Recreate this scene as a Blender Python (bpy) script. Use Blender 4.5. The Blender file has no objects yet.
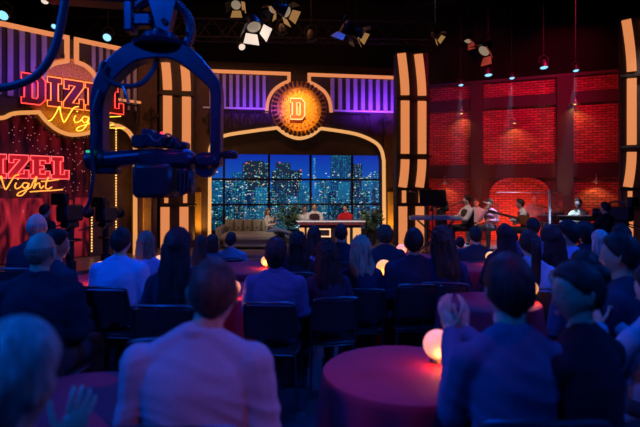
import bpy, bmesh, math, random
from mathutils import Vector, Matrix, noise
R = math.radians
PI = math.pi
SC = bpy.context.scene
COL = SC.collection
random.seed(7)

# ------------------------------------------------------------------ camera
F_PX, HOR, CAM_Z = 510.0, 190.0, 1.6
cam_d = bpy.data.cameras.new('camera')
cam = bpy.data.objects.new('camera', cam_d)
COL.objects.link(cam)
cam.location = (0, 0, CAM_Z)
cam.rotation_euler = (R(90), 0, 0)
cam_d.sensor_width = 36
cam_d.lens = F_PX / 640 * 36
cam_d.shift_y = -(213.5 - HOR) / 640
cam_d.clip_end = 100
cam_d.dof.use_dof = True
cam_d.dof.focus_distance = 8.0
cam_d.dof.aperture_fstop = 1.5
SC.camera = cam

# ------------------------------------------------------------------ world, exposure
w = bpy.data.worlds.new('studio_world')
SC.world = w
w.use_nodes = True
w.node_tree.nodes['Background'].inputs[0].default_value = (0.02, 0.05, 0.3, 1)
w.node_tree.nodes['Background'].inputs[1].default_value = 0.03
SC.view_settings.view_transform = 'Standard'
SC.view_settings.look = 'None'
SC.view_settings.gamma = 1
SC.view_settings.exposure = 0.0
SC.cycles.max_bounces = 5
SC.cycles.sample_clamp_indirect = 4


def look_rot(loc, target):
    return (Vector(target) - Vector(loc)).to_track_quat('-Z', 'Y').to_euler()


def light(name, kind, loc, target, color, energy, size=0.3, angle=60, blend=0.5, size_y=None):
    ld = bpy.data.lights.new(name, kind)
    ld.energy = energy
    ld.color = color
    if kind == 'AREA':
        ld.size = size
        if size_y:
            ld.shape = 'RECTANGLE'
            ld.size_y = size_y
    elif kind == 'SPOT':
        ld.shadow_soft_size = size
        ld.spot_size = R(angle)
        ld.spot_blend = blend
    else:
        ld.shadow_soft_size = size
    o = bpy.data.objects.new(name, ld)
    COL.objects.link(o)
    o.location = loc
    o.rotation_euler = look_rot(loc, target)
    return o


BLUE = (0.0, 0.125, 1.0)
DBLUE = (0.0, 0.08, 1.0)
# blue wash over the audience, from behind and above the photographer
light('audience_blue_wash', 'SPOT', (-3.5, -1.5, 5.8), (-1.2, 3.2, 0.9), BLUE, 700, .25, 62, .7)
light('audience_blue_wash', 'SPOT', (4.2, -1.2, 5.8), (1.9, 3.5, 0.9), BLUE, 270, .25, 62, .7)
light('audience_side_wash', 'SPOT', (-6.8, 2.5, 6), (-1, 4.6, 1), BLUE, 1200, .25, 66, .6)
light('audience_side_wash', 'SPOT', (7.2, 3.0, 6), (2, 4.8, 1), BLUE, 1080, .25, 66, .6)
light('audience_top_wash', 'SPOT', (0.5, 6.2, 7.4), (0.4, 5.6, 0), DBLUE, 420, .3, 100, .6)
light('audience_rim_wash', 'SPOT', (0.3, 9.2, 6.6), (0.3, 4.2, 1), BLUE, 700, .2, 70, .6)
# magenta spots on the tables
light('magenta_table_spot', 'SPOT', (1.2, 1.4, 5.6), (0.35, 2.35, 0.7), (1, .0, .5), 110, .1, 16, .5)
light('magenta_back_spot', 'SPOT', (2.0, -0.9, 3.4), (-0.22, 1.9, 0.95), (1, .18, .42), 90, .08, 17, .8)
light('magenta_table_spot', 'SPOT', (-1.0, 1.6, 6), (-0.6, 4.3, 0.7), (1, .02, .45), 130, .1, 16, .6)
light('magenta_table_spot', 'SPOT', (-3.6, 5.5, 6), (-2.3, 5.1, 0.7), (1, .02, .45), 70, .1, 20, .6)
light('magenta_table_spot', 'SPOT', (2.2, 1.8, 6), (1.6, 4.6, 0.7), (1, .02, .14), 90, .1, 20, .6)
# stage key lights
light('host_key_spot', 'SPOT', (-2.5, 8.5, 6), (-0.2, 13.3, 0.9), (1, .86, .74), 640, .2, 26, .5)
light('host_key_spot', 'SPOT', (2.2, 8.5, 6), (0.4, 13.3, 0.9), (1, .88, .78), 420, .2, 22, .5)
light('sofa_key_spot', 'SPOT', (-4.0, 9.5, 5.8), (-1.7, 13.2, 0.5), (1, .82, .60), 190, .2, 24, .5)
light('band_key_spot', 'SPOT', (1.8, 9.5, 6), (4.2, 12.9, 1.0), (1, .7, .6), 620, .2, 26, .5)
light('band_key_spot', 'SPOT', (7.5, 9.0, 6), (5.6, 12.3, 1.0), (1, .8, .75), 420, .2, 24, .5)
# red wash on the brick wall
light('brick_red_wash', 'SPOT', (3.6, 10.9, 6.2), (4.2, 15.2, 3.0), (1, .01, .14), 330, .2, 62, .9)
light('brick_red_wash', 'SPOT', (5.8, 10.3, 6.2), (5.7, 14.5, 3.2), (1, .012, .11), 1150, .2, 60, .9)
light('brick_red_wash', 'SPOT', (8.0, 9.4, 6.2), (7.1, 13.9, 3.3), (1, .012, .04), 520, .2, 60, .9)
light('brick_arch_glow', 'AREA', (5.4, 13.4, 0.3), (5.5, 14.8, 1.3), (1, .09, .03), 60, 1.4, size_y=.15)
light('brick_foot_glow', 'AREA', (4.0, 14.3, 0.3), (4.15, 15.3, 1.0), (1, .07, .03), 12, 1.0, size_y=.15)
light('pilaster_uplight', 'SPOT', (6.65, 13.35, 0.25), (6.6, 14.2, 3.0), (1, .45, .3), 260, .04, 22, .9)
light('pilaster_uplight', 'SPOT', (4.6, 14.3, 0.25), (4.6, 15.1, 3.0), (1, .4, .25), 160, .04, 22, .9)
# purple wash for the slats of the portals
light('slat_purple_wash', 'AREA', (-1.6, 13.2, 3.72), (-1.75, 14.0, 4.4), (.17, .02, 1), 10, 1.4, size_y=.1)
light('slat_purple_wash', 'AREA', (1.55, 13.7, 3.72), (1.45, 14.5, 4.4), (.22, .03, 1), 24, 1.2, size_y=.1)
light('slat_purple_wash', 'AREA', (-5.0, 9.7, 3.6), (-5.6, 10.2, 4.4), (.12, .02, 1), 8, 1.8, size_y=.1)
# warm wash over the set fronts
light('portal_warm_wash', 'AREA', (-1.5, 9.5, 5.9), (-0.6, 14, 3.2), (1, .36, .16), 52, 3.0, size_y=.4)
light('portal_warm_wash', 'AREA', (-3.0, 7.8, 5.9), (-5.0, 10.4, 3.0), (1, .36, .15), 30, 2.0, size_y=.4)
light('medallion_added_spot', 'SPOT', (-0.4, 11.0, 5.4), (-0.55, 13.9, 3.75), (1, .45, .07), 1000, .1, 20, .6)  # added lamp: lights the disc from the front in place of its backlit glow
light('sign_disc_spot', 'SPOT', (-3.0, 8.0, 5.6), (-5.08, 10.5, 3.5), (1, .45, .05), 150, .1, 24, .6)
light('pilaster_uplight', 'SPOT', (-4.05, 10.75, 0.2), (-3.85, 11.55, 1.4), (1, .5, .1), 40, .04, 70, .8)
# uplights of the gold pilasters
light('pilaster_uplight', 'SPOT', (2.05, 13.7, 0.2), (2.04, 14.3, 1.4), (1, .5, .1), 60, .04, 80, .8)
light('pilaster_uplight', 'SPOT', (-3.1, 12.9, 0.2), (-3.05, 13.45, 1.4), (1, .5, .1), 60, .04, 80, .8)

# ------------------------------------------------------------------ materials
MATS = {}


def mat(name, color=(.5, .5, .5), rough=.6, metal=0.0, emit=None, strength=1.0, bump=0.0, scale=40.0, var=0.0,
        stretch=None, trans=0.0, alpha=1.0, coat=0.0, spec=None):
    if name in MATS:
        return MATS[name]
    m = bpy.data.materials.new(name)
    m.use_nodes = True
    nt = m.node_tree
    b = nt.nodes['Principled BSDF']
    b.inputs['Base Color'].default_value = (*color, 1)
    b.inputs['Roughness'].default_value = rough
    b.inputs['Metallic'].default_value = metal
    if spec is not None:
        b.inputs['Specular IOR Level'].default_value = spec
    if emit:
        b.inputs['Emission Color'].default_value = (*emit, 1)
        b.inputs['Emission Strength'].default_value = strength
    if trans:
        b.inputs['Transmission Weight'].default_value = trans
    if coat:
        b.inputs['Coat Weight'].default_value = coat
    if alpha < 1:
        b.inputs['Alpha'].default_value = alpha
    if bump or var:
        tc = nt.nodes.new('ShaderNodeTexCoord')
        mp = nt.nodes.new('ShaderNodeMapping')
        nt.links.new(tc.outputs['Object'], mp.inputs[0])
        if stretch:
            mp.inputs['Scale'].default_value = stretch
        nz = nt.nodes.new('ShaderNodeTexNoise')
        nz.inputs['Scale'].default_value = scale
        nz.inputs['Detail'].default_value = 4
        nt.links.new(mp.outputs[0], nz.inputs['Vector'])
        if bump:
            bp = nt.nodes.new('ShaderNodeBump')
            bp.inputs['Strength'].default_value = bump
            bp.inputs['Distance'].default_value = .01
            nt.links.new(nz.outputs['Fac'], bp.inputs['Height'])
            nt.links.new(bp.outputs[0], b.inputs['Normal'])
        if var:
            rp = nt.nodes.new('ShaderNodeValToRGB')
            rp.color_ramp.elements[0].position = .3
            rp.color_ramp.elements[1].position = .7
            rp.color_ramp.elements[0].color = (*[c * (1 - var) for c in color], 1)
            rp.color_ramp.elements[1].color = (*[min(1, c * (1 + var)) for c in color], 1)
            nt.links.new(nz.outputs['Fac'], rp.inputs[0])
            nt.links.new(rp.outputs[0], b.inputs['Base Color'])
    MATS[name] = m
    return m


def brick_mat(name, c1, c2, mortar, e, scale=1.0):
    m = bpy.data.materials.new(name)
    m.use_nodes = True
    nt = m.node_tree
    b = nt.nodes['Principled BSDF']
    tc = nt.nodes.new('ShaderNodeTexCoord')
    br = nt.nodes.new('ShaderNodeTexBrick')
    br.inputs['Scale'].default_value = scale
    br.inputs['Color1'].default_value = (*c1, 1)
    br.inputs['Color2'].default_value = (*c2, 1)
    br.inputs['Mortar'].default_value = (*mortar, 1)
    br.inputs['Brick Width'].default_value = .21
    br.inputs['Row Height'].default_value = .07
    br.inputs['Mortar Size'].default_value = .010
    nt.links.new(tc.outputs['UV'], br.inputs['Vector'])
    nz = nt.nodes.new('ShaderNodeTexNoise')
    nz.inputs['Scale'].default_value = 2.2
    nz.inputs['Detail'].default_value = 6
    nt.links.new(tc.outputs['UV'], nz.inputs['Vector'])
    mx = nt.nodes.new('ShaderNodeMixRGB')
    mx.blend_type = 'MULTIPLY'
    mx.inputs[0].default_value = .75
    nt.links.new(br.outputs['Color'], mx.inputs[1])
    nt.links.new(nz.outputs['Color'], mx.inputs[2])
    nt.links.new(mx.outputs[0], b.inputs['Base Color'])
    bp = nt.nodes.new('ShaderNodeBump')
    bp.invert = True
    bp.inputs['Strength'].default_value = .7
    bp.inputs['Distance'].default_value = .02
    nt.links.new(br.outputs['Fac'], bp.inputs['Height'])
    nt.links.new(bp.outputs[0], b.inputs['Normal'])
    b.inputs['Roughness'].default_value = .75
    MATS[name] = m
    return m


def attr_emit_mat(name, strength):
    m = bpy.data.materials.new(name)
    m.use_nodes = True
    nt = m.node_tree
    b = nt.nodes['Principled BSDF']
    at = nt.nodes.new('ShaderNodeAttribute')
    at.attribute_name = 'picture'
    b.inputs['Base Color'].default_value = (.01, .01, .01, 1)
    b.inputs['Roughness'].default_value = .4
    nt.links.new(at.outputs['Color'], b.inputs['Emission Color'])
    b.inputs['Emission Strength'].default_value = strength
    MATS[name] = m
    return m


mat('black_paint', (.012, .012, .014), .6, var=.3, scale=3)
mat('black_drape', (.006, .006, .009), .9, bump=.3, scale=8, stretch=(1, 1, .1))
mat('floor_dark', (.035, .04, .055), .35, var=.4, scale=4, bump=.05)
mat('stage_floor', (.22, .19, .2), .35, var=.2, scale=3)
mat('orange_strip', (.15, .07, .03), .5, emit=(.78, .25, .085), strength=.92)
mat('orange_strip_bright', (.15, .08, .04), .5, emit=(.85, .33, .09), strength=.9)
mat('cream_strip', (.2, .14, .08), .5, emit=(.90, .42, .14), strength=.9)
mat('set_brown', (.10, .055, .035), .6, var=.25, scale=6)
mat('set_dark', (.035, .024, .022), .6, var=.25, scale=5)
mat('set_plum', (.05, .028, .032), .6, var=.2, scale=5)
mat('slat_light', (.45, .42, .5), .6, var=.1, scale=5)
mat('slat_dark', (.03, .03, .04), .7)
mat('iron_dark', (.02, .016, .016), .5)
mat('gold_paint', (.75, .42, .08), .35, .3, var=.2, scale=6)
mat('gold_relief', (.7, .36, .07), .45, .2, bump=.6, scale=30, var=.35)
mat('neon_red', (.8, .1, .1), .4, emit=(1, .05, .04), strength=2.2)
mat('neon_orange', (.8, .3, .1), .4, emit=(1, .2, .03), strength=2.0)
mat('neon_pink', (.8, .2, .25), .4, emit=(1, .12, .13), strength=1.6)
mat('neon_yellow', (.8, .7, .1), .4, emit=(1, .62, .05), strength=1.8)
mat('neon_amber', (.8, .5, .1), .4, emit=(1, .36, .05), strength=1.5)
mat('letter_red', (.6, .03, .03), .4, emit=(.8, .02, .03), strength=.35)
mat('letter_maroon', (.16, .015, .015), .5)
mat('letter_orange', (.8, .12, .03), .4, emit=(1, .10, .02), strength=.7)
mat('letter_edge', (.9, .6, .4), .4, emit=(1, .55, .28), strength=.9)
mat('bulb_warm', (.9, .7, .3), .4, emit=(1, .52, .14), strength=2.2)
mat('jib_blue', (.035, .038, .08), .35, .4, var=.2, scale=8)
mat('jib_black', (.02, .02, .035), .4, .2)
mat('jib_cable', (.04, .05, .08), .5)
mat('led_red', (.5, .02, .02), .4, emit=(1, .03, .05), strength=3)
mat('led_green', (.05, .5, .2), .4, emit=(.05, .9, .4), strength=.6)
mat('metal_grey', (.35, .35, .38), .35, .8)
mat('metal_dark', (.06, .06, .07), .4, .7)
mat('can_black', (.02, .02, .022), .45, .3)
mat('lens_cool', (.4, .6, .7), .2, emit=(.25, .7, 1), strength=1.3)
mat('lens_warm', (.3, .3, .3), .1, emit=(1, .75, .5), strength=.25)
mat('flap_gold_glow', (.22, .12, .05), .35, .6, emit=(1, .5, .16), strength=.3)  # lamp light caught by the barn doors, put in as emission
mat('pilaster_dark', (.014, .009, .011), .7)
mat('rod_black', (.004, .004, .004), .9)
mat('flap_white_glow', (.8, .78, .75), .35, .3, emit=(1, .8, .65), strength=.9)  # emission stands for light on the open flaps; small lenses share it
mat('flap_red_glow', (.5, .12, .1), .35, .5, emit=(1, .12, .08), strength=.18)  # lit look of the reddish flaps comes from weak emission
mat('cloth_red', (.45, .008, .05), .75, bump=.1, scale=120)
mat('globe_glow', (.9, .6, .3), .35, emit=(1, .42, .07), strength=1.25)
mat('globe_glow_pink', (.9, .6, .5), .35, emit=(1, .30, .10), strength=1.15)
mat('lamp_base', (.08, .06, .05), .4, .5)
mat('chair_shell', (.02, .023, .035), .5)
mat('chair_metal', (.10, .11, .14), .4, .9)
mat('sofa_fabric', (.34, .34, .28), .8, bump=.15, scale=80)
mat('sofa_dark', (.05, .045, .04), .6)
mat('desk_top', (.10, .10, .16), .25, coat=.4)
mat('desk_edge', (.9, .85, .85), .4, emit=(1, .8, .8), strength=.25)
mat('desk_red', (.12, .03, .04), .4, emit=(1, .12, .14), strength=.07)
mat('desk_dark', (.03, .025, .035), .4)
mat('leaf_green', (.06, .13, .04), .5, var=.4, scale=20)
mat('leaf_pale', (.16, .26, .14), .5, var=.3, scale=20)
mat('pot_dark', (.05, .04, .04), .5)
mat('window_metal', (.012, .012, .018), .5)
mat('acrylic', (.8, .85, .9), .05, trans=1.0, alpha=.18)
mat('key_white', (.8, .85, .85), .35)
mat('key_body', (.5, .62, .66), .35)
mat('wood_guitar', (.30, .09, .03), .3, coat=.5)
mat('brass', (.7, .42, .12), .25, .9)
mat('drum_red', (.35, .02, .03), .25, coat=.5)
mat('drum_skin', (.75, .72, .68), .5)
mat('eye_white', (.75, .72, .7), .2)
mat('iris', (.04, .025, .02), .15)
mat('lip', (.45, .14, .12), .5)
brick_mat('brick_red', (.60, .15, .12), (.30, .07, .06), (.05, .02, .02), .8)
brick_mat('brick_arch', (.75, .22, .12), (.42, .12, .08), (.06, .025, .02), .8)

# ------------------------------------------------------------------ object helpers
WL = {}


def tag(o, label=None, cat=None, group=None, kind=None):
    if label: o['label'] = label
    if cat: o['category'] = cat
    if group: o['group'] = group
    if kind: o['kind'] = kind
    return o


def thing(name, loc, label, cat, group=None, rz=0.0):
    o = bpy.data.objects.new(name, None)
    o.empty_display_size = .1
    COL.objects.link(o)
    o.location = loc
    o.rotation_euler = (0, 0, rz)
    WL[o.name] = Vector(loc)
    return tag(o, label, cat, group)


def frame_of(z, n=None):
    z = Vector(z).normalized()
    a = Vector((0, 0, 1)) if abs(z.z) < .95 else Vector((0, 1, 0))
    x = a.cross(z).normalized()
    y = z.cross(x)
    return x, y, z


class MB:
    def __init__(s):
        s.v, s.f, s.m, s.mats = [], [], [], []
        s.uv = None

    def mi(s, m):
        if m is None: return 0
        if m not in s.mats: s.mats.append(m)
        return s.mats.index(m)

    def add(s, vs, fs, m=None):
        n = len(s.v)
        s.v += [Vector(v) for v in vs]
        k = s.mi(m)
        for f in fs:
            s.f.append(tuple(i + n for i in f))
            s.m.append(k)
        return s

    def box(s, c, size, rot=None, m=None, bev=0.0):
        hx, hy, hz = size[0] / 2, size[1] / 2, size[2] / 2
        if bev > 0:
            b = min(bev, hx * .9, hy * .9, hz * .9)
            vs = []
            for sx in (-1, 1):
                for sy in (-1, 1):
                    for sz in (-1, 1):
                        vs += [Vector((sx * (hx - b), sy * (hy - b), sz * hz)), Vector((sx * (hx - b), sy * hy, sz * (hz - b))),
                               Vector((sx * hx, sy * (hy - b), sz * (hz - b)))]
            bm = bmesh.new()
            for v in vs: bm.verts.new(v)
            r = bmesh.ops.convex_hull(bm, input=bm.verts)
            bm.verts.index_update()
            vs = [v.co.copy() for v in bm.verts]
            fs = [[v.index for v in f.verts] for f in bm.faces]
            bm.free()
        else:
            vs = [Vector((x * hx, y * hy, z * hz)) for x in (-1, 1) for y in (-1, 1) for z in (-1, 1)]
            fs = [(0, 1, 3, 2), (4, 6, 7, 5), (0, 4, 5, 1), (2, 3, 7, 6), (0, 2, 6, 4), (1, 5, 7, 3)]
        M = rot.to_matrix() if hasattr(rot, 'to_matrix') else (rot if rot is not None else Matrix.Identity(3))
        c = Vector(c)
        return s.add([M @ v + c for v in vs], fs, m)

    def tube(s, pts, r, seg=8, m=None, closed=False, caps=True):
        pts = [Vector(p) for p in pts]
        n = len(pts)
        rs = r if isinstance(r, (list, tuple)) else [r] * n
        rings = []
        x = None
        for i in range(n):
            if closed:
                t = pts[(i + 1) % n] - pts[i - 1]
            else:
                t = pts[min(i + 1, n - 1)] - pts[max(i - 1, 0)]
            if t.length < 1e-9: t = Vector((0, 0, 1))
            t.normalize()
            if x is None:
                x, y, _ = frame_of(t)
            else:
                x = (x - t * x.dot(t))
                if x.length < 1e-6: x, _, _ = frame_of(t)
                x.normalize()
                y = t.cross(x)
            rings.append([pts[i] + (x * math.cos(a) + y * math.sin(a)) * rs[i] for a in [2 * PI * k / seg for k in range(seg)]])
        vs = [v for rg in rings for v in rg]
        fs = []
        for i in range(n if closed else n - 1):
            j = (i + 1) % n
            for k in range(seg):
                l = (k + 1) % seg
                fs.append((i * seg + k, i * seg + l, j * seg + l, j * seg + k))
        if caps and not closed:
            fs.append(tuple(range(seg - 1, -1, -1)))
            fs.append(tuple(range((n - 1) * seg, n * seg)))
        return s.add(vs, fs, m)

    def caps(s, p0, p1, r0, r1, seg=10, m=None):
        p0, p1 = Vector(p0), Vector(p1)
        d = (p1 - p0)
        if d.length < 1e-6: d = Vector((0, 0, 1e-4))
        u = d.normalized()
        pts, rs = [], []
        for a in (80, 55, 28):
            pts.append(p0 - u * r0 * math.sin(R(a))); rs.append(r0 * math.cos(R(a)))
        pts.append(p0); rs.append(r0)
        pts.append(p1); rs.append(r1)
        for a in (28, 55, 80):
            pts.append(p1 + u * r1 * math.sin(R(a))); rs.append(r1 * math.cos(R(a)))
        return s.tube(pts, rs, seg, m)

    def loft(s, secs, seg=20, m=None, fn=None):
        """secs: (centre, rx, ry) ellipses in the xy plane"""
        vs, fs = [], []
        for i, (c, rx, ry) in enumerate(secs):
            for k in range(seg):
                a = 2 * PI * k / seg
                q = 1.0 if fn is None else fn(i, a)
                vs.append(Vector(c) + Vector((math.cos(a) * rx * q, math.sin(a) * ry * q, 0)))
        n = len(secs)
        for i in range(n - 1):
            for k in range(seg):
                l = (k + 1) % seg
                fs.append((i * seg + k, i * seg + l, (i + 1) * seg + l, (i + 1) * seg + k))
        fs.append(tuple(range(seg - 1, -1, -1)))
        fs.append(tuple(range((n - 1) * seg, n * seg)))
        return s.add(vs, fs, m)

    def lathe(s, prof, c=(0, 0, 0), seg=24, m=None, axis=None, fn=None):
        c = Vector(c)
        x, y, z = (Vector((1, 0, 0)), Vector((0, 1, 0)), Vector((0, 0, 1))) if axis is None else frame_of(axis)
        vs, fs = [], []
        for (r, h) in prof:
            for k in range(seg):
                a = 2 * PI * k / seg
                rr = r if fn is None else fn(r, h, a)
                vs.append(c + x * math.cos(a) * rr + y * math.sin(a) * rr + z * h)
        for i in range(len(prof) - 1):
            for k in range(seg):
                l = (k + 1) % seg
                fs.append((i * seg + k, i * seg + l, (i + 1) * seg + l, (i + 1) * seg + k))
        if prof[0][0] > 1e-4: fs.append(tuple(range(seg - 1, -1, -1)))
        if prof[-1][0] > 1e-4: fs.append(tuple(range((len(prof) - 1) * seg, len(prof) * seg)))
        return s.add(vs, fs, m)

    def sphere(s, c, r, seg=16, rings=10, m=None, M=None):
        rr = r if isinstance(r, (tuple, list)) else (r, r, r)
        c = Vector(c)
        vs, fs = [], []
        for i in range(rings + 1):
            th = PI * i / rings
            for k in range(seg):
                a = 2 * PI * k / seg
                v = Vector((math.sin(th) * math.cos(a) * rr[0], math.sin(th) * math.sin(a) * rr[1], math.cos(th) * rr[2]))
                vs.append(c + (M @ v if M else v))
        for i in range(rings):
            for k in range(seg):
                l = (k + 1) % seg
                fs.append((i * seg + k, (i + 1) * seg + k, (i + 1) * seg + l, i * seg + l))
        return s.add(vs, fs, m)

    def merge(s, dist=1e-5):
        bm = s.bm()
        bmesh.ops.remove_doubles(bm, verts=bm.verts, dist=dist)
        return bm

    def bm(s):
        bm = bmesh.new()
        vv = [bm.verts.new(v) for v in s.v]
        for f, k in zip(s.f, s.m):
            if len(set(f)) < 3: continue
            try:
                fc = bm.faces.new([vv[i] for i in f])
                fc.material_index = k
            except ValueError:
                pass
        return bm

    def mesh(s, name, mats=None, smooth=True, merge=True):
        bm = s.merge(1e-5) if merge else s.bm()
        bmesh.ops.recalc_face_normals(bm, faces=bm.faces)
        me = bpy.data.meshes.new(name)
        bm.to_mesh(me)
        bm.free()
        for mm in (s.mats if s.mats else (mats or [])):
            me.materials.append(MATS[mm] if isinstance(mm, str) else mm)
        if smooth:
            me.polygons.foreach_set('use_smooth', [True] * len(me.polygons))
            me.update()
            try:
                me.set_sharp_from_angle(angle=R(38))
            except Exception:
                pass
        return me

    def build(s, name, m=None, parent=None, smooth=True, local=False):
        """vertices in world space (or, with local=True, in the parent's space)"""
        if not s.v: return None
        pl = Vector((0, 0, 0))
        if local:
            base = Vector((0, 0, 0))
        else:
            xs = [v.x for v in s.v]; ys = [v.y for v in s.v]; zs = [v.z for v in s.v]
            base = Vector(((min(xs) + max(xs)) / 2, (min(ys) + max(ys)) / 2, min(zs)))
            if parent: pl = WL[parent.name]
        s.v = [v - base for v in s.v]
        me = s.mesh(name, [m] if m else None, smooth)
        o = bpy.data.objects.new(name, me)
        COL.objects.link(o)
        if parent: o.parent = parent
        o.location = base - pl
        WL[o.name] = base.copy()
        return o


def copy_tree(o, parent=None):
    c = o.copy()
    COL.objects.link(c)
    c.parent = parent
    for ch in list(o.children):
        copy_tree(ch, c)
    return c


def P(px, py, d):
    return Vector(((px - 320) / F_PX * d, d, CAM_Z + (HOR - py) / F_PX * d))


def smooth_path(pts, n=6, closed=False):
    pts = [Vector(p) for p in pts]
    out = []
    N = len(pts)
    rng = range(N if closed else N - 1)
    for i in rng:
        if closed:
            p0, p1, p2, p3 = pts[i - 1], pts[i], pts[(i + 1) % N], pts[(i + 2) % N]
        else:
            p0, p1, p2, p3 = pts[max(i - 1, 0)], pts[i], pts[i + 1], pts[min(i + 2, N - 1)]
        for k in range(n):
            t = k / n
            out.append(.5 * ((2 * p1) + (-p0 + p2) * t + (2 * p0 - 5 * p1 + 4 * p2 - p3) * t * t + (-p0 + 3 * p1 - 3 * p2 + p3) * t ** 3))
    if not closed: out.append(pts[-1].copy())
    return out


class Fr:
    """a vertical set wall: a = (x, y) at its left end, b = (x, y) at its right end; w counts towards the camera"""
    def __init__(s, a, b):
        s.o = Vector((a[0], a[1], 0))
        d = Vector((b[0] - a[0], b[1] - a[1], 0))
        s.len = d.length
        s.e = d.normalized()
        s.n = Vector((s.e.y, -s.e.x, 0))
        s.rz = math.atan2(s.e.y, s.e.x)
        s.M = Matrix.Rotation(s.rz, 3, 'Z')

    def W(s, u, z, w=0.0):
        return s.o + s.e * u + s.n * w + Vector((0, 0, z))

    def pix(s, px, py):
        k = (px - 320) / F_PX
        # point (k*d, d) on the line o + e*u
        # k*d = o.x + e.x u ; d = o.y + e.y u
        u = (k * s.o.y - s.o.x) / (s.e.x - k * s.e.y)
        d = s.o.y + s.e.y * u
        return u, CAM_Z + (HOR - py) / F_PX * d

    def box(s, mb, u0, u1, z0, z1, w0, w1, m=None, bev=0.0):
        return mb.box(s.W((u0 + u1) / 2, (z0 + z1) / 2, (w0 + w1) / 2), (abs(u1 - u0), abs(w1 - w0), abs(z1 - z0)), s.M, m, bev)

    def prism(s, mb, poly, w0, w1, m=None):
        n = len(poly)
        vs = [s.W(u, z, w0) for u, z in poly] + [s.W(u, z, w1) for u, z in poly]
        bm = bmesh.new()
        bv = [bm.verts.new(Vector((u, z, 0))) for u, z in poly]
        bf = bm.faces.new(bv)
        bmesh.ops.triangulate(bm, faces=[bf])
        bm.verts.index_update()
        tri = [[v.index for v in f.verts] for f in bm.faces]
        bm.free()
        fs = [tuple(t[::-1]) for t in tri] + [tuple(i + n for i in t) for t in tri]
        for i in range(n):
            j = (i + 1) % n
            fs.append((i, j, j + n, i + n))
        return mb.add(vs, fs, m)

    def ribbon(s, mb, path, width, w0, w1, m=None):
        """flat band along a path of (u, z)"""
        pts = [Vector((u, z)) for u, z in path]
        vs, fs = [], []
        N = len(pts)
        for i, p in enumerate(pts):
            def nrm(a, b):
                t = (b - a)
                t.normalize()
                return Vector((-t.y, t.x))
            if i == 0: n = nrm(pts[0], pts[1]); k = 1
            elif i == N - 1: n = nrm(pts[-2], pts[-1]); k = 1
            else:
                n1, n2 = nrm(pts[i - 1], p), nrm(p, pts[i + 1])
                n = (n1 + n2)
                if n.length < 1e-6: n = n1
                n.normalize()
                k = min(2.0, 1 / max(.3, n.dot(n1)))
            wd = width[i] if isinstance(width, list) else width
            a, b = p + n * wd / 2 * k, p - n * wd / 2 * k
            vs += [s.W(a.x, a.y, w0), s.W(b.x, b.y, w0), s.W(b.x, b.y, w1), s.W(a.x, a.y, w1)]
        for i in range(N - 1):
            for k in range(4):
                l = (k + 1) % 4
                fs.append((i * 4 + k, i * 4 + l, i * 4 + 4 + l, i * 4 + 4 + k))
        fs += [(3, 2, 1, 0), tuple((N - 1) * 4 + q for q in range(4))]
        return mb.add(vs, fs, m)


def px_path(fr, pts, sm=0):
    q = [fr.pix(*p) for p in pts]
    if sm:
        q = [(v.x, v.y) for v in smooth_path([Vector((a, b, 0)) for a, b in q], sm)]
    return q

# ================================================================== the setting
def struct(mb, name, m=None, parent=None, smooth=False):
    o = mb.build(name, m, parent, smooth)
    if not parent: o['kind'] = 'structure'
    return o


struct(MB().box((0, 6.5, -.05), (26, 22, .1)), 'floor', 'floor_dark')
struct(MB().box((0, 6.5, 8.05), (26, 22, .1)), 'ceiling', 'black_paint')
struct(MB().box((0, 17.55, 4), (26, .1, 8)), 'wall_back', 'black_drape')
struct(MB().box((0, -4.5, 4), (26, .1, 8)), 'wall_front', 'black_drape')
struct(MB().box((-13.05, 6.5, 4), (.1, 22, 8)), 'wall_left', 'black_drape')
struct(MB().box((13.05, 6.5, 4), (.1, 22, 8)), 'wall_right', 'black_drape')

FM = Fr((-2.86, 13.5), (2.19, 14.3))
FL = Fr((-6.55, 8.87), (-3.95, 11.72))
FB = Fr((3.36, 15.6), (8.07, 13.5))

# stage platform with two shallow steps
STG = .14


def slab(mb, poly, z0, z1):
    n = len(poly)
    vs = [(x, y, z0) for x, y in poly] + [(x, y, z1) for x, y in poly]
    fs = [tuple(range(n - 1, -1, -1)), tuple(range(n, 2 * n))]
    for i in range(n):
        j = (i + 1) % n
        fs.append((i, j, j + n, i + n))
    return mb.add(vs, fs)


stage_front = [(-10.5, 7.2), (-5.0, 8.3), (-3.6, 10.2), (-2.2, 11.3), (0, 11.7), (2.4, 11.6), (5, 10.9), (8, 9.9), (12, 9.2)]
stage_mb = slab(MB(), stage_front + [(12, 17.4), (-10.5, 17.4)], 0, STG)
so = struct(stage_mb, 'stage_platform', 'stage_floor')
step = MB()
pts = [Vector((x, y - .16, .035)) for x, y in stage_front]
for a, b in zip(pts[:-1], pts[1:]):
    d = b - a
    step.box((a + b) / 2, (d.length, .26, .07), Matrix.Rotation(math.atan2(d.y, d.x), 3, 'Z'))
struct(step, 'stage_step', 'stage_floor')

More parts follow.
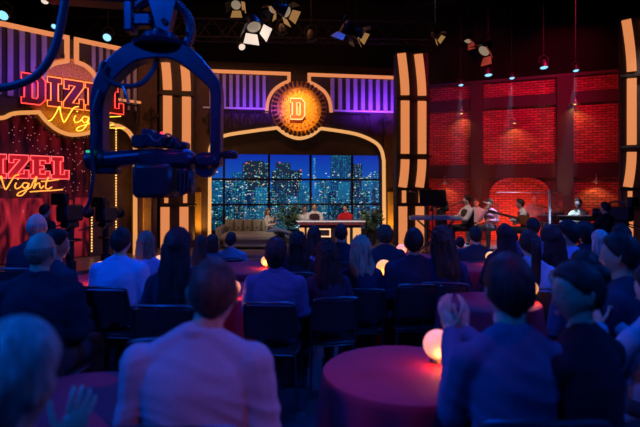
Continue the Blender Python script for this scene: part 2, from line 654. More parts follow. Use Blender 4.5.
# ------------------------------------------------------------------ letters
GL = {
    'D': ([(0, 0), (.62, 0), (.8, .18), (.8, .82), (.62, 1), (0, 1), (0, .8), (.1, .8), (.1, .2), (0, .2)],
          [(.36, .2), (.5, .2), (.54, .26), (.54, .74), (.5, .8), (.36, .8)], .8),
    'I': ([(0, 0), (.5, 0), (.5, .2), (.38, .2), (.38, .8), (.5, .8), (.5, 1), (0, 1), (0, .8), (.12, .8), (.12, .2), (0, .2)], None, .5),
    'Z': ([(0, 0), (.75, 0), (.75, .36), (.57, .36), (.57, .2), (.34, .2), (.75, .78), (.75, 1), (.02, 1), (.02, .66), (.2, .66), (.2, .8),
           (.42, .8), (0, .2)], None, .75),
    'E': ([(0, 0), (.75, 0), (.75, .34), (.57, .34), (.57, .2), (.36, .2), (.36, .42), (.52, .42), (.52, .58), (.36, .58), (.36, .8),
           (.57, .8), (.57, .68), (.75, .68), (.75, 1), (0, 1), (0, .8), (.1, .8), (.1, .2), (0, .2)], None, .75),
    'L': ([(0, 0), (.72, 0), (.72, .4), (.52, .4), (.52, .2), (.36, .2), (.36, .8), (.48, .8), (.48, 1), (0, 1), (0, .8), (.1, .8), (.1, .2),
           (0, .2)], None, .72),
}


def letter(fr, ch, u, z, h, sx, w0, parent, fill, neon, r, depth=.03):
    outer, inner, wd = GL[ch]
    tr = lambda p: (u + p[0] * h * sx, z + p[1] * h)
    pl = [tr(p) for p in outer]
    if inner:
        # split the ring into one polygon with a bridge
        poly = [tr(p) for p in outer[:4]] + []
        o = [tr(p) for p in outer]
        i = [tr(p) for p in inner]
        poly = o + [o[0]] + [(i[0][0], i[0][1])] + i[::-1] + []
    body = MB()
    if inner:
        # left stem block, top bar, bottom bar, right bowl built as four polygons
        for q in ([(0, 0), (.36, 0), (.36, .2), (.36, .8), (.36, 1), (0, 1), (0, .8), (.1, .8), (.1, .2), (0, .2)],
                  [(.36, 0), (.62, 0), (.5, .2), (.36, .2)], [(.36, .8), (.5, .8), (.62, 1), (.36, 1)],
                  [(.62, 0), (.8, .18), (.8, .82), (.62, 1), (.5, .8), (.54, .74), (.54, .26), (.5, .2)]):
            fr.prism(body, [tr(p) for p in q], w0, w0 + depth)
    else:
        fr.prism(body, pl, w0, w0 + depth)
    lt = body.build('letter', fill, parent, smooth=False)
    nb = MB()
    nb.tube([fr.W(a, b, w0 + depth + r) for a, b in pl], r, 6, closed=True)
    if inner:
        nb.tube([fr.W(a, b, w0 + depth + r) for a, b in [tr(p) for p in inner]], r, 6, closed=True)
    nb.build('neon_tube', neon, lt)
    return wd * h * sx


NIGHT = [
    [(0, 0), (.06, .10), (.14, .55), (.2, .98), (.22, .6), (.27, .05), (.31, .1), (.39, .6), (.47, 1.02), (.56, 1.12)],
    [(.50, .52), (.47, .25), (.50, .06), (.57, .15), (.63, .35)],
    [(.74, .48), (.66, .5), (.62, .28), (.67, .1), (.73, .25), (.76, .48), (.72, .0), (.62, -.42), (.52, -.45), (.56, -.22), (.78, .12), (.84, .5),
     (.92, 1.0), (.90, .6), (.86, .08), (.92, .4), (.98, .5), (.99, .25), (1.02, .1), (1.08, .3)],
    [(1.18, .98), (1.13, .5), (1.12, .12), (1.18, .05), (1.26, .2)],
    [(1.02, .62), (1.2, .68), (1.42, .80)],
    [(.78, -.18), (1.0, -.12), (1.25, -.08), (1.5, .0)],
]


def night(fr, u0, z0, u1, h, w, parent, m, r):
    sx = (u1 - u0) / 1.5
    mb = MB()
    for st in NIGHT:
        pts = [fr.W(u0 + x * sx, z0 + y * h, w) for x, y in st]
        mb.tube(smooth_path(pts, 5), r, 6)
    mb.sphere(fr.W(u0 + .53 * sx, z0 + .8 * h, w), r * 1.5, 8, 6)
    return mb.build('neon_script', m, parent)


# ------------------------------------------------------------------ centre portal
def arc(cx, cz, r, a0, a1, n=14):
    return [(cx + r * math.cos(R(a0 + (a1 - a0) * i / n)), cz + r * math.sin(R(a0 + (a1 - a0) * i / n))) for i in range(n + 1)]


def slats(fr, u0, u1, z0, z1, n, parent, w=.02):
    back = MB()
    fr.box(back, u0, u1, z0, z1, -.06, 0)
    back.build('slat_backing', 'slat_dark', parent, smooth=False)
    st = (u1 - u0) / n
    for i in range(n):
        mb = MB()
        fr.box(mb, u0 + st * (i + .15), u0 + st * (i + .66), z0, z1, 0, w + .03, bev=.01)
        mb.build('slat', 'slat_light', parent, smooth=False)


def truss_band(fr, u0, u1, zt, zb0, zb1, n, parent, zb=None):
    """iron lattice between a straight top chord and a sloping lower chord"""
    mb = MB()
    zf = zb or (lambda u: zb0 + (zb1 - zb0) * (u - u0) / (u1 - u0))
    us = [u0 + (u1 - u0) * i / n for i in range(n + 1)]
    mb.tube([fr.W(u0, zt, .06), fr.W(u1, zt, .06)], .022, 6)
    mb.tube([fr.W(u, zf(u), .06) for u in us], .022, 6)
    for i, u in enumerate(us):
        mb.tube([fr.W(u, zt, .06), fr.W(u, zf(u), .06)], .014, 6)
        if i < n:
            a, b = (zt, zf(us[i + 1])) if i % 2 else (zf(u), zt)
            mb.tube([fr.W(u, a, .06), fr.W(us[i + 1], b, .06)], .012, 6)
    mb.build('lattice_truss', 'iron_dark', parent)


def scroll(fr, u, z, s, parent):
    mb = MB()
    def spiral(cx, cz, r0, a0, turns, sg):
        return [fr.W(cx + r0 * (1 - t * .8) * math.cos(a0 + sg * t * turns * 2 * PI), cz + r0 * (1 - t * .8) * math.sin(a0 + sg * t * turns * 2 * PI), .06)
                for t in [i / 22 for i in range(23)]]
    for (cx, cz, r, a, sg) in ((.0, .34, .13, -1.5, 1), (.0, .02, .12, 1.6, -1), (.22, .2, .1, 3.1, 1), (-.2, .2, .1, 0, -1), (.0, -.3, .1, 1.5, 1)):
        mb.tube(spiral(u + cx * s, z + cz * s, r * s, a, 1.5, sg), .013, 5)
    mb.tube([fr.W(u, z - .45 * s, .06), fr.W(u, z + .5 * s, .06)], .014, 5)
    mb.build('iron_scrollwork', 'iron_dark', parent)


pm = thing('stage_arch', FM.W(FM.len / 2, STG, 0), 'wide dark arch edged with glowing orange strips around the host stage', 'arch')
q = FM.pix
cu, cz = q(299, 109)
# lintel panel: polygon following the arch below and the straight top
top_l, top_r = q(206, 72), q(399, 79)
arch_in = px_path(FM, [(210, 150), (213, 143), (224, 136), (250, 131.5), (277, 128)], 5)
arch_c = px_path(FM, [(277, 128), (287, 135), (299, 138.5), (311, 135.5), (320.5, 128.5)], 5)
arch_r = px_path(FM, [(320.5, 128.5), (355, 134), (374, 142), (381, 150), (383.5, 161)], 5)
bl, br = FM.pix(209.5, 236), FM.pix(384, 236)
zfl = STG
archline = [(bl[0], zfl)] + [(arch_in[0][0], 2.3)] + arch_in + arch_c[1:] + arch_r[1:] + [(br[0], zfl)]
# backing of the lintel, split into columns so no polygon is concave
lint = MB()
ztop = top_l[1]


def arch_z(u, line):
    for (a, b), (c, d) in zip(line[:-1], line[1:]):
        if a <= u <= c and c > a:
            return b + (d - b) * (u - a) / (c - a)
    return line[0][1] if u < line[0][0] else line[-1][1]


al = arch_in + arch_c[1:] + arch_r[1:]
U0, U1 = al[0][0], al[-1][0]
N = 60
zslat = q(262, 109)[1]
for i in range(N):
    a, b = U0 + (U1 - U0) * i / N, U0 + (U1 - U0) * (i + 1) / N
    FM.prism(lint, [(a, arch_z(a, al)), (b, arch_z(b, al)), (b, zslat), (a, zslat)], -.10, -.02)
lo = lint.build('spandrel_panel', 'set_plum', pm, smooth=False)
# side pillars
for (a, b) in ((185 + 4, 209.5), (384.5, 398.5)):
    ua, ub = q(a, 150)[0], q(b, 150)[0]
    mb = MB()
    FM.box(mb, ua, ub, zfl, ztop, -.30, -.02, bev=.01)
    mb.build('side_pillar', 'set_brown', pm, smooth=False)
    mb = MB()
    uc = (ua + ub) / 2
    FM.box(mb, uc - .11, uc + .05, zfl, 1.55, -.02, .03, bev=.015)
    mb.build('gold_pilaster', 'gold_paint', pm, smooth=False)
slats(FM, q(208, 90)[0], q(268, 90)[0], zslat, ztop - .05, 9, pm)
slats(FM, q(329, 90)[0], q(397, 90)[0], zslat, ztop - .05, 9, pm)
for (a, b) in ((268, 290), (308, 329)):
    mb = MB()
    FM.box(mb, q(a, 90)[0], q(b, 90)[0], zslat, ztop - .05, -.06, .0)
    mb.build('slat_backing', 'set_dark', pm, smooth=False)
mb = MB()
FM.box(mb, q(290, 90)[0], q(308, 90)[0], zslat, ztop, -.06, .0)
mb.build('slat_backing', 'set_dark', pm, smooth=False)
# lower rail lights of the slat boxes
for (a, b) in ((203, 266), (331, 393)):
    mb = MB()
    FM.ribbon(mb, [(q(a, 100)[0], zslat), (q(b, 100)[0], zslat)], .045, .0, .05)
    tag(mb.build('rail_strip', None, pm, smooth=False), 'thin dim pink-orange strip under the slats')
    pm.children[-1].data.materials.append(mat('rail_glow', (.5, .2, .15), .5, emit=(1, .16, .12), strength=.32))
# top strips running down and around the medallion
for pts, cv in (([(208, 71.2), (288.8, 74.2), (288.8, 81.5)], [(288.8, 81.5), (281, 85), (273, 91.5), (268, 101), (266.5, 113)]),
                ([(398.5, 78.2), (309, 75), (309, 82.5)], [(309, 82.5), (317, 86.5), (325, 93), (329.5, 102), (331, 114)])):
    mb = MB()
    path = [q(*p) for p in pts]
    path[0] = (path[0][0], path[1][1])
    path += px_path(FM, cv, 5)[1:]
    FM.ribbon(mb, path, .088, .02, .07)
    mb.build('light_strip', 'orange_strip', pm, smooth=False)
mb = MB()
FM.ribbon(mb, archline, .085, .0, .06)
tag(mb.build('light_strip', 'cream_strip', pm, smooth=False), 'pale glowing strip outlining the arch opening')
# underside (jambs) of the arch
mb = MB()
vs, fs = [], []
for u, z in archline:
    vs += [FM.W(u, z, -.02), FM.W(u, z, -.5)]
for i in range(len(archline) - 1):
    fs.append((2 * i, 2 * i + 1, 2 * i + 3, 2 * i + 2))
mb.add(vs, fs)
mb.build('arch_reveal', 'set_brown', pm, smooth=False)
# lattice trusses and scrollwork
truss_band(FM, q(224, 110)[0], q(270, 110)[0], zslat - .08, 0, 0, 6, pm, zb=lambda u: arch_z(u, al) + .16)
truss_band(FM, q(329, 110)[0], q(370, 110)[0], zslat - .08, 0, 0, 6, pm, zb=lambda u: arch_z(u, al) + .16)
scroll(FM, q(209, 122)[0], q(209, 124)[1], .62, pm)
scroll(FM, q(384, 124)[0], q(384, 126)[1], .62, pm)
# medallion
med = MB()
r1, r2 = .76, .60
axis = FM.n
cW = FM.W(cu, cz, 0)
med.lathe([(0, -.05), (r1, -.05), (r1, .02), (.70, .05), (r2, .05), (r2, .02), (0, .02)], cW, 48, axis=axis)
ob = med.build('medallion', 'gold_relief', pm)
tg = MB()
for i in range(36):
    a = 2 * PI * i / 36
    for rr, sz in ((.71, .05), (.64, .035)):
        c = FM.W(cu + rr * math.cos(a), cz + rr * math.sin(a), .06)
        tg.sphere(c, (sz, sz, sz), 8, 6)
tg.build('leaf_ring', 'set_brown', ob)
tg = MB()
for i in range(26):
    a = 2 * PI * i / 26
    for rr, sz in ((.50, .032), (.42, .02), (.34, .016)):
        tg.sphere(FM.W(cu + rr * math.cos(a), cz + rr * math.sin(a), .03), (sz, sz, sz), 8, 5)
tg.build('stud_border', 'gold_relief', ob)
hD = .56
letter(FM, 'D', cu - .245, cz - hD / 2 - .02, hD, .86, .05, pm, 'letter_orange', 'letter_edge', .018, .06)
# header box inside the arch
mb = MB()
FM.box(mb, U0 + .02, U1 - .02, q(290, 153.5)[1], q(290, 128)[1] + .35, -.55, -.35)
mb.build('header_valance', 'set_dark', pm, smooth=False)

# ------------------------------------------------------------------ city screen and window grid behind the arch
def hexlerp(a, b, t):
    t = max(0, min(1, t))
    return tuple(a[i] + (b[i] - a[i]) * t for i in range(3))


def picture(fr, u0, u1, z0, z1, w, nx, ny, fn, name, m, label, cat):
    vs, fs, cols = [], [], []
    for j in range(ny + 1):
        for i in range(nx + 1):
            vs.append(fr.W(u0 + (u1 - u0) * i / nx, z0 + (z1 - z0) * j / ny, w))
    base = fr.W((u0 + u1) / 2, z0, w)
    for j in range(ny):
        for i in range(nx):
            a = j * (nx + 1) + i
            fs.append((a, a + 1, a + nx + 2, a + nx + 1))
            cols.append(fn(i, j))
    nf = len(fs)
    # a shallow cabinet behind the picture, so that the screen has depth
    k = len(vs)
    cs = [(u0, z0), (u1, z0), (u1, z1), (u0, z1)]
    vs += [fr.W(u, z, w - .002) for u, z in cs] + [fr.W(u, z, w - .08) for u, z in cs]
    fs += [(k + 4, k + 5, k + 6, k + 7)] + [(k + i, k + (i + 1) % 4, k + 4 + (i + 1) % 4, k + 4 + i) for i in range(4)]
    cols += [(0, 0, 0)] * 5
    me = bpy.data.meshes.new(name)
    me.from_pydata([v - base for v in vs], [], fs)
    at = me.attributes.new('picture', 'FLOAT_COLOR', 'CORNER')
    arr = []
    for f, c in zip(fs, cols):
        arr += [c[0], c[1], c[2], 1.0] * len(f)
    at.data.foreach_set('color', arr)
    me.materials.append(m)
    o = bpy.data.objects.new(name, me)
    COL.objects.link(o)
    o.location = base
    return tag(o, label, cat)


FS = Fr((-3.6, 15.4), (3.0, 16.45))
rnd = random.Random(5)
W_, H_ = 250, 116
s0 = FS.pix(205, 150)
s1 = FS.pix(392, 250)
SU0, SU1 = FS.pix(200, 190)[0], FS.pix(394, 190)[0]
SZ0, SZ1 = .35, 3.35
img = [[None] * W_ for _ in range(H_)]
for j in range(H_):
    for i in range(W_):
        t = j / H_
        img[j][i] = hexlerp((.01, .16, .55), (.006, .03, .50), (t - .3) / .5)


def pxi(px): return int((FS.pix(px, 190)[0] - SU0) / (SU1 - SU0) * W_)
def pyj(px, py): return int((FS.pix(px, py)[1] - SZ0) / (SZ1 - SZ0) * H_)


def tower(x0, x1, ytop, base, lit, dens, win=(2, 2)):
    a, b, top = pxi(x0), pxi(x1), pyj((x0 + x1) / 2, ytop)
    for j in range(0, min(H_, top)):
        for i in range(max(0, a), min(W_, b)):
            c = base
            ww, wh = win
            if (i - a) % (ww + 1) and j % (wh + 1):
                h = rnd.random()
                if h < dens:
                    L = lit[rnd.randrange(len(lit))]
                    c = tuple(v * rnd.uniform(.35, 1.1) for v in L)
            img[j][i] = c


CY = [(.03, .55, .75), (.05, .35, .6), (.02, .25, .7), (.3, .8, .8), (.02, .4, .45)]
WM = [(.8, .6, .3), (.9, .8, .55), (.3, .55, .6)]
tower(200, 232, 178, (.004, .09, .24), CY, .30)
tower(232, 246, 172, (.005, .07, .25), CY, .35)
tower(243, 268, 163, (.012, .03, .07), CY + WM, .30)
tower(246, 264, 160, (.012, .03, .06), WM, .12)
tower(236, 244, 185, (.01, .2, .5), CY, .7)
tower(272, 302, 170, (.012, .02, .05), CY + WM, .3)
tower(276, 291, 162, (.016, .03, .07), CY, .25)
tower(300, 312, 182, (.01, .12, .35), CY, .5)
tower(313.5, 315.5, 158, (.02, .14, .6), CY, .3)
tower(316, 330, 178, (.008, .1, .3), CY, .45)
tower(331, 352, 154, (.006, .05, .16), CY[:3], .42, (2, 1))
tower(352, 363, 164, (.006, .03, .09), CY + WM, .35)
tower(362, 376, 176, (.01, .1, .3), CY, .5)
tower(374, 394, 172, (.01, .07, .3), CY, .4)
for k in range(46):
    x = rnd.uniform(200, 390)
    wd = rnd.uniform(4, 12)
    tower(x, x + wd, rnd.uniform(178, 202), hexlerp((.003, .02, .08), (.01, .16, .36), rnd.random() ** 2), CY + (WM if k % 3 == 0 else []), rnd.uniform(.2, .7), (rnd.choice((1, 2)), rnd.choice((1, 2))))
for k in range(40):
    x = rnd.uniform(200, 390)
    wd = rnd.uniform(4, 9)
    tower(x, x + wd, rnd.uniform(202, 216), hexlerp((.002, .015, .04), (.01, .10, .2), rnd.random() ** 2), CY + (WM if k % 2 == 0 else []), rnd.uniform(.3, .7), (1, 1))
for k in range(420):
    i, j = rnd.randrange(W_), rnd.randrange(int(H_ * .62))
    if rnd.random() < .6:
        c = rnd.choice([(.3, .9, 1), (.9, .8, .6), (.1, .6, 1), (.9, .95, 1)])
        img[j][i] = c
        if i + 1 < W_: img[j][i + 1] = c
for i0, j0 in ((pxi(279), pyj(279, 163)), (pxi(246), pyj(246, 164)), (pxi(300), pyj(300, 171))):
    for di in range(2):
        for dj in range(2): img[j0 + dj][i0 + di] = (1, .15, .1)
picture(FS, SU0, SU1, SZ0, SZ1, 0, W_, H_, lambda i, j: img[j][i], 'city_screen', attr_emit_mat('screen_picture', .78),
        'blue night city skyline picture glowing behind the stage window', 'screen')

FW = Fr((-3.1, 14.2), (2.75, 15.13))
wn = MB()
zq = lambda px, py: FW.pix(px, py)
for x in (224, 269, 310.5, 352, 381):
    u = zq(x, 190)[0]
    FW.box(wn, u - .03, u + .03, .36, 3.3, -.04, .04)
for y in (179.5, 204.5):
    z = zq(300, y)[1]
    FW.box(wn, zq(206, 190)[0], zq(393, 190)[0], z - .028, z + .028, -.035, .035)
z = .40
FW.box(wn, zq(206, 190)[0], zq(393, 190)[0], z - .06, z + .08, -.05, .06)
o = wn.build('window_1', 'window_metal', None, smooth=False)
o['kind'] = 'structure'
mb = MB()
FW.box(mb, zq(203, 190)[0], zq(396, 190)[0], STG, .36, -1.1, -.05)
struct(mb, 'trim_1', 'set_dark')
FV = FW
mb = MB()
FW.box(mb, zq(203, 190)[0], zq(396, 190)[0], zq(300, 153.5)[1], 5.2, -.15, -.05)
struct(mb, 'trim_2', 'set_dark')

# ------------------------------------------------------------------ pylons
def pylon(px0, px1, ytop, d, label, flip=1, ang=None, scale_x=1.0):
    """pair of glowing strips on a dark tower; px0..px1 = outer edges of the two strips at mid height"""
    fr = Fr((P(px0, 0, d).x, d), (P(px1, 0, d).x, d))
    th = pylon.angle if ang is None else ang
    a = Vector((P(px0, 0, d).x, d)); b = Vector((P(px1, 0, d).x, d))
    W = (b - a).length
    b = a + Vector((math.cos(th), math.sin(th))) * W
    fr = Fr((a.x, a.y), (b.x, b.y))
    s = F_PX / d
    H = CAM_Z + (HOR - ytop) / s
    t = thing('light_tower', fr.W(W / 2, STG, 0), label, 'light tower', 'light towers beside the arches')
    mb = MB()
    fr.box(mb, -.10, W + .10, STG, H + .06, -.35, -.03, bev=.02)
    mb.build('tower_body', 'set_dark', t, smooth=False)
    sw = W * .32
    L = H - STG
    zz = lambda f: STG + L * f
    for c0 in (sw / 2, W - sw / 2):
        # leaning top strip, straight middle, curved lower, short stub, straight foot
        lean = -.10 * flip
        top = [(c0 + lean * (1 - k / 6) ** 1.6 * 1.0, zz(1 - .215 * k / 6)) for k in range(7)]
        segs = [(top, sw), ([(c0, zz(.755)), (c0, zz(.480))], sw)]
        low = [(c0 - flip * .07 * ((k / 6)) ** 1.8 * 1.0 + .0, zz(.450 - .145 * k / 6)) for k in range(7)]
        segs.append((low, sw))
        segs.append(([(c0 - flip * .03, zz(.288)), (c0 - flip * .03, zz(.225))], sw * .45))
        segs.append(([(c0 - flip * .06, zz(.205)), (c0 - flip * .06, zz(.0) + .02)], sw))
        for path, wd in segs:
            m_ = MB()
            fr.ribbon(m_, path, wd, -.02, .04)
            m_.build('light_strip', 'orange_strip', t, smooth=False)
    for f in (.765, .467, .297, .215):
        m_ = MB()
        fr.box(m_, -.14, W + .14, zz(f) - .03, zz(f) + .03, -.02, .06, bev=.01)
        m_.build('tower_band', 'iron_dark', t, smooth=False)
    return t


pylon.angle = 0.16
pylon(401, 427, 53.5, 13.3, 'tall orange striped light tower between centre arch and brick wall')
pylon(163, 190, 46, 12.7, 'tall orange striped light tower between neon sign wall and centre arch', ang=.3)
pylon(627, 652, 20, 10.6, 'tall orange striped light tower at the far end of the brick wall', ang=-.35)

# ------------------------------------------------------------------ neon sign wall on the left
q = FL.pix
pl_ = thing('neon_arch', FL.W(FL.len / 2, STG, 0), 'angled dark arch edged with orange strips carrying neon lettering above a red screen', 'arch')
zt = q(66, 38)[1]
ll = q(0, 0)[0]
lcu, lcz = q(70, 95)
zsl = q(66, 103)[1]
# lintel, built in columns above the arch line
la = px_path(FL, [(-60, 122), (-20, 118), (2, 118), (14, 113.5), (38, 112.5)], 5)
lb = px_path(FL, [(38, 112.5), (46, 122), (58, 131), (72, 135), (88, 133), (98, 129), (105, 123)], 5)
lc = px_path(FL, [(105, 123), (118, 126), (128, 132), (134.5, 143)], 5)
LAL = la + lb[1:] + lc[1:]
lint = MB()
u0, u1 = LAL[0][0], LAL[-1][0]
for i in range(60):
    a, b = u0 + (u1 - u0) * i / 60, u0 + (u1 - u0) * (i + 1) / 60
    FL.prism(lint, [(a, arch_z(a, LAL)), (b, arch_z(b, LAL)), (b, zsl), (a, zsl)], -.10, -.02)
lint.build('spandrel_panel', 'set_plum', pl_, smooth=False)
slats(FL, u0, q(50, 70)[0], zsl, zt - .05, 9, pl_)
slats(FL, q(90, 70)[0], q(138, 70)[0], zsl, zt - .05, 7, pl_)
mb = MB()
FL.box(mb, q(50, 70)[0], q(90, 70)[0], zsl, zt, -.06, 0)
mb.build('slat_backing', 'set_dark', pl_, smooth=False)
for pts, cv in (([(-40, 10), (66, 38), (66, 61.5)], [(66, 61.5), (54, 64), (45, 69), (37, 77)]),
                ([(140, 50), (75.5, 39), (75.5, 62.5)], [(75.5, 62.5), (84, 66), (91, 72), (97, 82)])):
    path = [q(*p) for p in pts]
    path = [(a, zt if i < 2 else b) for i, (a, b) in enumerate(path)] + px_path(FL, cv, 5)[1:]
    mb = MB()
    FL.ribbon(mb, path, .088, .02, .07)
    mb.build('light_strip', 'orange_strip', pl_, smooth=False)
mb = MB()
FL.ribbon(mb, LAL + [(LAL[-1][0], STG)], .075, 0, .06)
tag(mb.build('light_strip', 'orange_strip_bright', pl_, smooth=False), 'glowing strip outlining the arch opening')
mb = MB()
FL.ribbon(mb, [(q(113, 99)[0], q(113, 99)[1]), (q(140, 99)[0], q(113, 99)[1])], .05, 0, .05)
mb.build('light_strip', 'orange_strip', pl_, smooth=False)
truss_band(FL, q(113, 110)[0], q(138, 110)[0], q(113, 103)[1], 0, 0, 4, pl_, zb=lambda u: q(125, 124)[1])
scroll(FL, q(150, 118)[0], q(150, 120)[1], .6, pl_)
# right jamb with scrollwork panel, then gold pilaster
ua, ub = q(137, 150)[0], q(158, 150)[0]
mb = MB()
FL.box(mb, ua, ub, STG, zt, -.28, -.03, bev=.01)
mb.build('side_pillar', 'set_brown', pl_, smooth=False)
mb = MB()
FL.box(mb, q(143, 150)[0], q(151, 150)[0], STG, 1.6, -.03, .03, bev=.015)
mb.build('gold_pilaster', 'gold_paint', pl_, smooth=False)
# round sign board with the neon
mb = MB()
mb.lathe([(0, -.04), (.80, -.04), (.80, .03), (.74, .05), (.70, .03), (0, .03)], FL.W(q(71, 98)[0], q(71, 98)[1], 0), 48, axis=FL.n)
sb = mb.build('sign_disc', 'gold_relief', pl_)
mb = MB()
for i in range(40):
    a = 2 * PI * i / 40
    mb.sphere(FL.W(q(71, 98)[0] + .84 * math.cos(a), q(71, 98)[1] + .84 * math.sin(a), .01), .05, 8, 6)
mb.build('leaf_ring', 'set_brown', sb)


def sign_word(fr, u0, u1, z0, h, parent, fills, neons, r, w0, gap=.06, text='DIZEL'):
    wds = [GL[c][2] for c in text]
    tot = sum(wds) + gap * (len(text) - 1)
    sx = (u1 - u0) / (tot * h)
    u = u0
    for i, c in enumerate(text):
        letter(fr, c, u, z0, h, sx, w0, parent, fills[i], neons[i], r)
        u += (wds[i] + gap) * h * sx


hA = q(20, 75)[1] - q(20, 104)[1]
sign_word(FL, q(19, 90)[0], q(121, 90)[0], q(45, 106.5)[1], .58, pl_, ['letter_maroon'] * 5,
          ['neon_red', 'neon_orange', 'neon_orange', 'neon_orange', 'neon_red'], .011, .08)
night(FL, q(45, 118)[0], q(60, 123)[1], q(121, 118)[0], .31, .17, pl_, 'neon_yellow', .011)

# red screen, slightly behind the arch
FR = Fr((FL.o + FL.n * -.45).to_2d(), (FL.o + FL.e * FL.len + FL.n * -.45).to_2d())


def red_pic(i, j):
    x, y = i / 150.0, j / 200.0
    c = .50
    m_ = abs(((x * 2.2) % 1.0) - .5) * 2
    n1 = noise.noise(Vector((m_ * 3.5, y * 5.0, 1.3)))
    n2 = noise.noise(Vector((m_ * 9, y * 11.0, 4.3)))
    n3 = noise.noise(Vector((m_ * 2.2 + math.sin(y * 9) * .4, y * 3, 9.1)))
    v = .35 + .8 * n1 + .35 * n2
    ring = math.exp(-((math.hypot(m_ - .45, (y - .32) * 2.6) - .30) / .06) ** 2)
    ring2 = math.exp(-((math.hypot(m_ - .1, (y - .16) * 3) - .22) / .05) ** 2)
    if y < .42:
        v = .04 + 1.3 * max(0, n1 + .02) + .6 * ring + .5 * ring2 + .7 * max(0, n2)
        k = .50
    else:
        v = .18 + .6 * max(0, n3 + .1) + .25 * n2 + .12 * math.sin(x * 70)
        k = .20
    v = max(.03, min(1.4, v))
    col = (v * k, v * k * .035, v * k * .06)
    if y > .45 and rnd.random() < .012:
        col = (.8, .2, .22)
    if y < .42 and v > 1.25:
        col = (.8, .12, .16)
    return col


uu0, uu1 = FR.pix(-60, 150)[0], FR.pix(89, 150)[0]
red_s = picture(FR, uu0, uu1, STG + .02, 3.2, 0, 150, 200, red_pic, 'red_screen', MATS['screen_picture'],
                'tall crimson patterned screen inside the neon arch', 'screen')
# neon letters standing in front of the red screen
ns = thing('neon_sign', FR.W(FR.pix(30, 180)[0], FR.pix(30, 195)[1], .1), 'pink and amber neon lettering mounted before the crimson screen', 'neon sign')
hN = FR.pix(40, 156)[1] - FR.pix(40, 178.5)[1]
qr = FR.pix
sign_word(FR, qr(-36, 165)[0], qr(66.5, 165)[0], qr(40, 178.8)[1], hN, ns, ['letter_red'] * 5, ['neon_pink'] * 5, .010, .1)
night(FR, qr(-12, 185)[0], qr(20, 189.5)[1], qr(59, 185)[0], .26, .19, ns, 'neon_amber', .013)
# brown panel with two bulb strings
mb = MB()
FR.box(mb, qr(89.5, 150)[0], qr(141, 150)[0], STG, 3.6, -.06, .02)
bp_ = mb.build('bulb_panel', 'set_brown', None, smooth=False)
tag(bp_, 'dark brown wall panel with two vertical strings of warm bulbs', 'panel')
WL[bp_.name] = bp_.location.copy()
for x in (91.2, 115.5):
    u = qr(x, 150)[0]
    for k in range(46):
        z = STG + .12 + k * .062
        if k >= 46: break
        mb = MB()
        mb.sphere(FR.W(u, z, .03), .017, 8, 6)
        mb.build('bulb', 'bulb_warm', bp_)

# ------------------------------------------------------------------ brick wall on the right
q = FB.pix


def brick_panel(mb, u0, u1, z0, z1, w0, w1):
    FB.box(mb, u0, u1, z0, z1, w0, w1)


def uv_world(o, fr):
    me = o.data
    uv = me.uv_layers.new(name='UVMap')
    for p in me.polygons:
        for li in p.loop_indices:
            v = o.matrix_basis @ me.vertices[me.loops[li].vertex_index].co
            d = v - fr.o
            uv.data[li].uv = (d.dot(fr.e) + d.dot(fr.n), v.z)


mb = MB()
BU0, BU1 = q(424, 150)[0], q(655, 150)[0]
FB.box(mb, BU0, BU1, STG, 4.72, -.2, 0)
bw = mb.build('brick_wall', 'brick_red', None, smooth=False)
bw['kind'] = 'structure'
uv_world(bw, FB)
tr = MB()
zb1, zb2 = q(520, 101.5)[1], q(520, 171)[1]
FB.box(tr, BU0, BU1, zb1 - .16, zb1 + .16, 0, .10, 'pilaster_dark')
FB.box(tr, BU0, BU1, zb2 - .20, zb2 + .20, 0, .12, 'pilaster_dark')
FB.box(tr, BU0, BU1, 4.72, 4.8, -.2, .1, 'black_paint')
struct(tr, 'trim_3')
for x, wd in ((477, .34), (565, .42), (632, .3), (426, .2)):
    u = q(x, 150)[0]
    tr = MB()
    FB.box(tr, u - wd / 2, u + wd / 2, STG, 4.72, 0, .16, 'pilaster_dark', bev=.01)
    FB.box(tr, u - wd / 2 - .05, u + wd / 2 + .05, STG, STG + .25, 0, .2, 'pilaster_dark', bev=.01)
    struct(tr, 'pilaster')
# bricked-up arch with a raised brick ring
ac, aw = q(519.5, 190)[0], (q(548, 190)[0] - q(491, 190)[0]) / 2
zs, zr = q(519, 194)[1], q(519, 178)[1]
rise = zr - zs
poly = [(ac + aw, STG), (ac + aw, zs)] + [(ac + aw * math.cos(R(a)), zs + rise * math.sin(R(a))) for a in range(10, 171, 10)] + [(ac - aw, zs), (ac - aw, STG)]
mb = MB()
_al = [(u_, z_) for u_, z_ in poly[::-1] if z_ >= zs - .01]
_ul, _ur = q(483, 190)[0], q(560, 190)[0]
_zt = zb2 - .19
FB.box(mb, _ul, ac - aw, STG, _zt, 0.0, .035)
FB.box(mb, ac + aw, _ur, STG, _zt, 0.0, .035)
for i in range(24):
    a_, b_ = ac - aw + 2 * aw * i / 24, ac - aw + 2 * aw * (i + 1) / 24
    ya, yb = arch_z(a_, _al), arch_z(b_, _al)
    FB.prism(mb, [(a_, min(ya, _zt - .01)), (b_, min(yb, _zt - .01)), (b_, _zt), (a_, _zt)], 0.0, .035)
struct(mb, 'trim_4', 'set_dark')
mb = MB()
FB.prism(mb, poly, 0.0, .02)
ba = mb.build('trim_5', 'brick_arch', None, smooth=False)
ba['kind'] = 'structure'
uv_world(ba, FB)
mb = MB()
FB.ribbon(mb, [p for p in poly], .10, .0, .10)
ba = mb.build('trim_6', 'brick_arch', None, smooth=False)
ba['kind'] = 'structure'
uv_world(ba, FB)

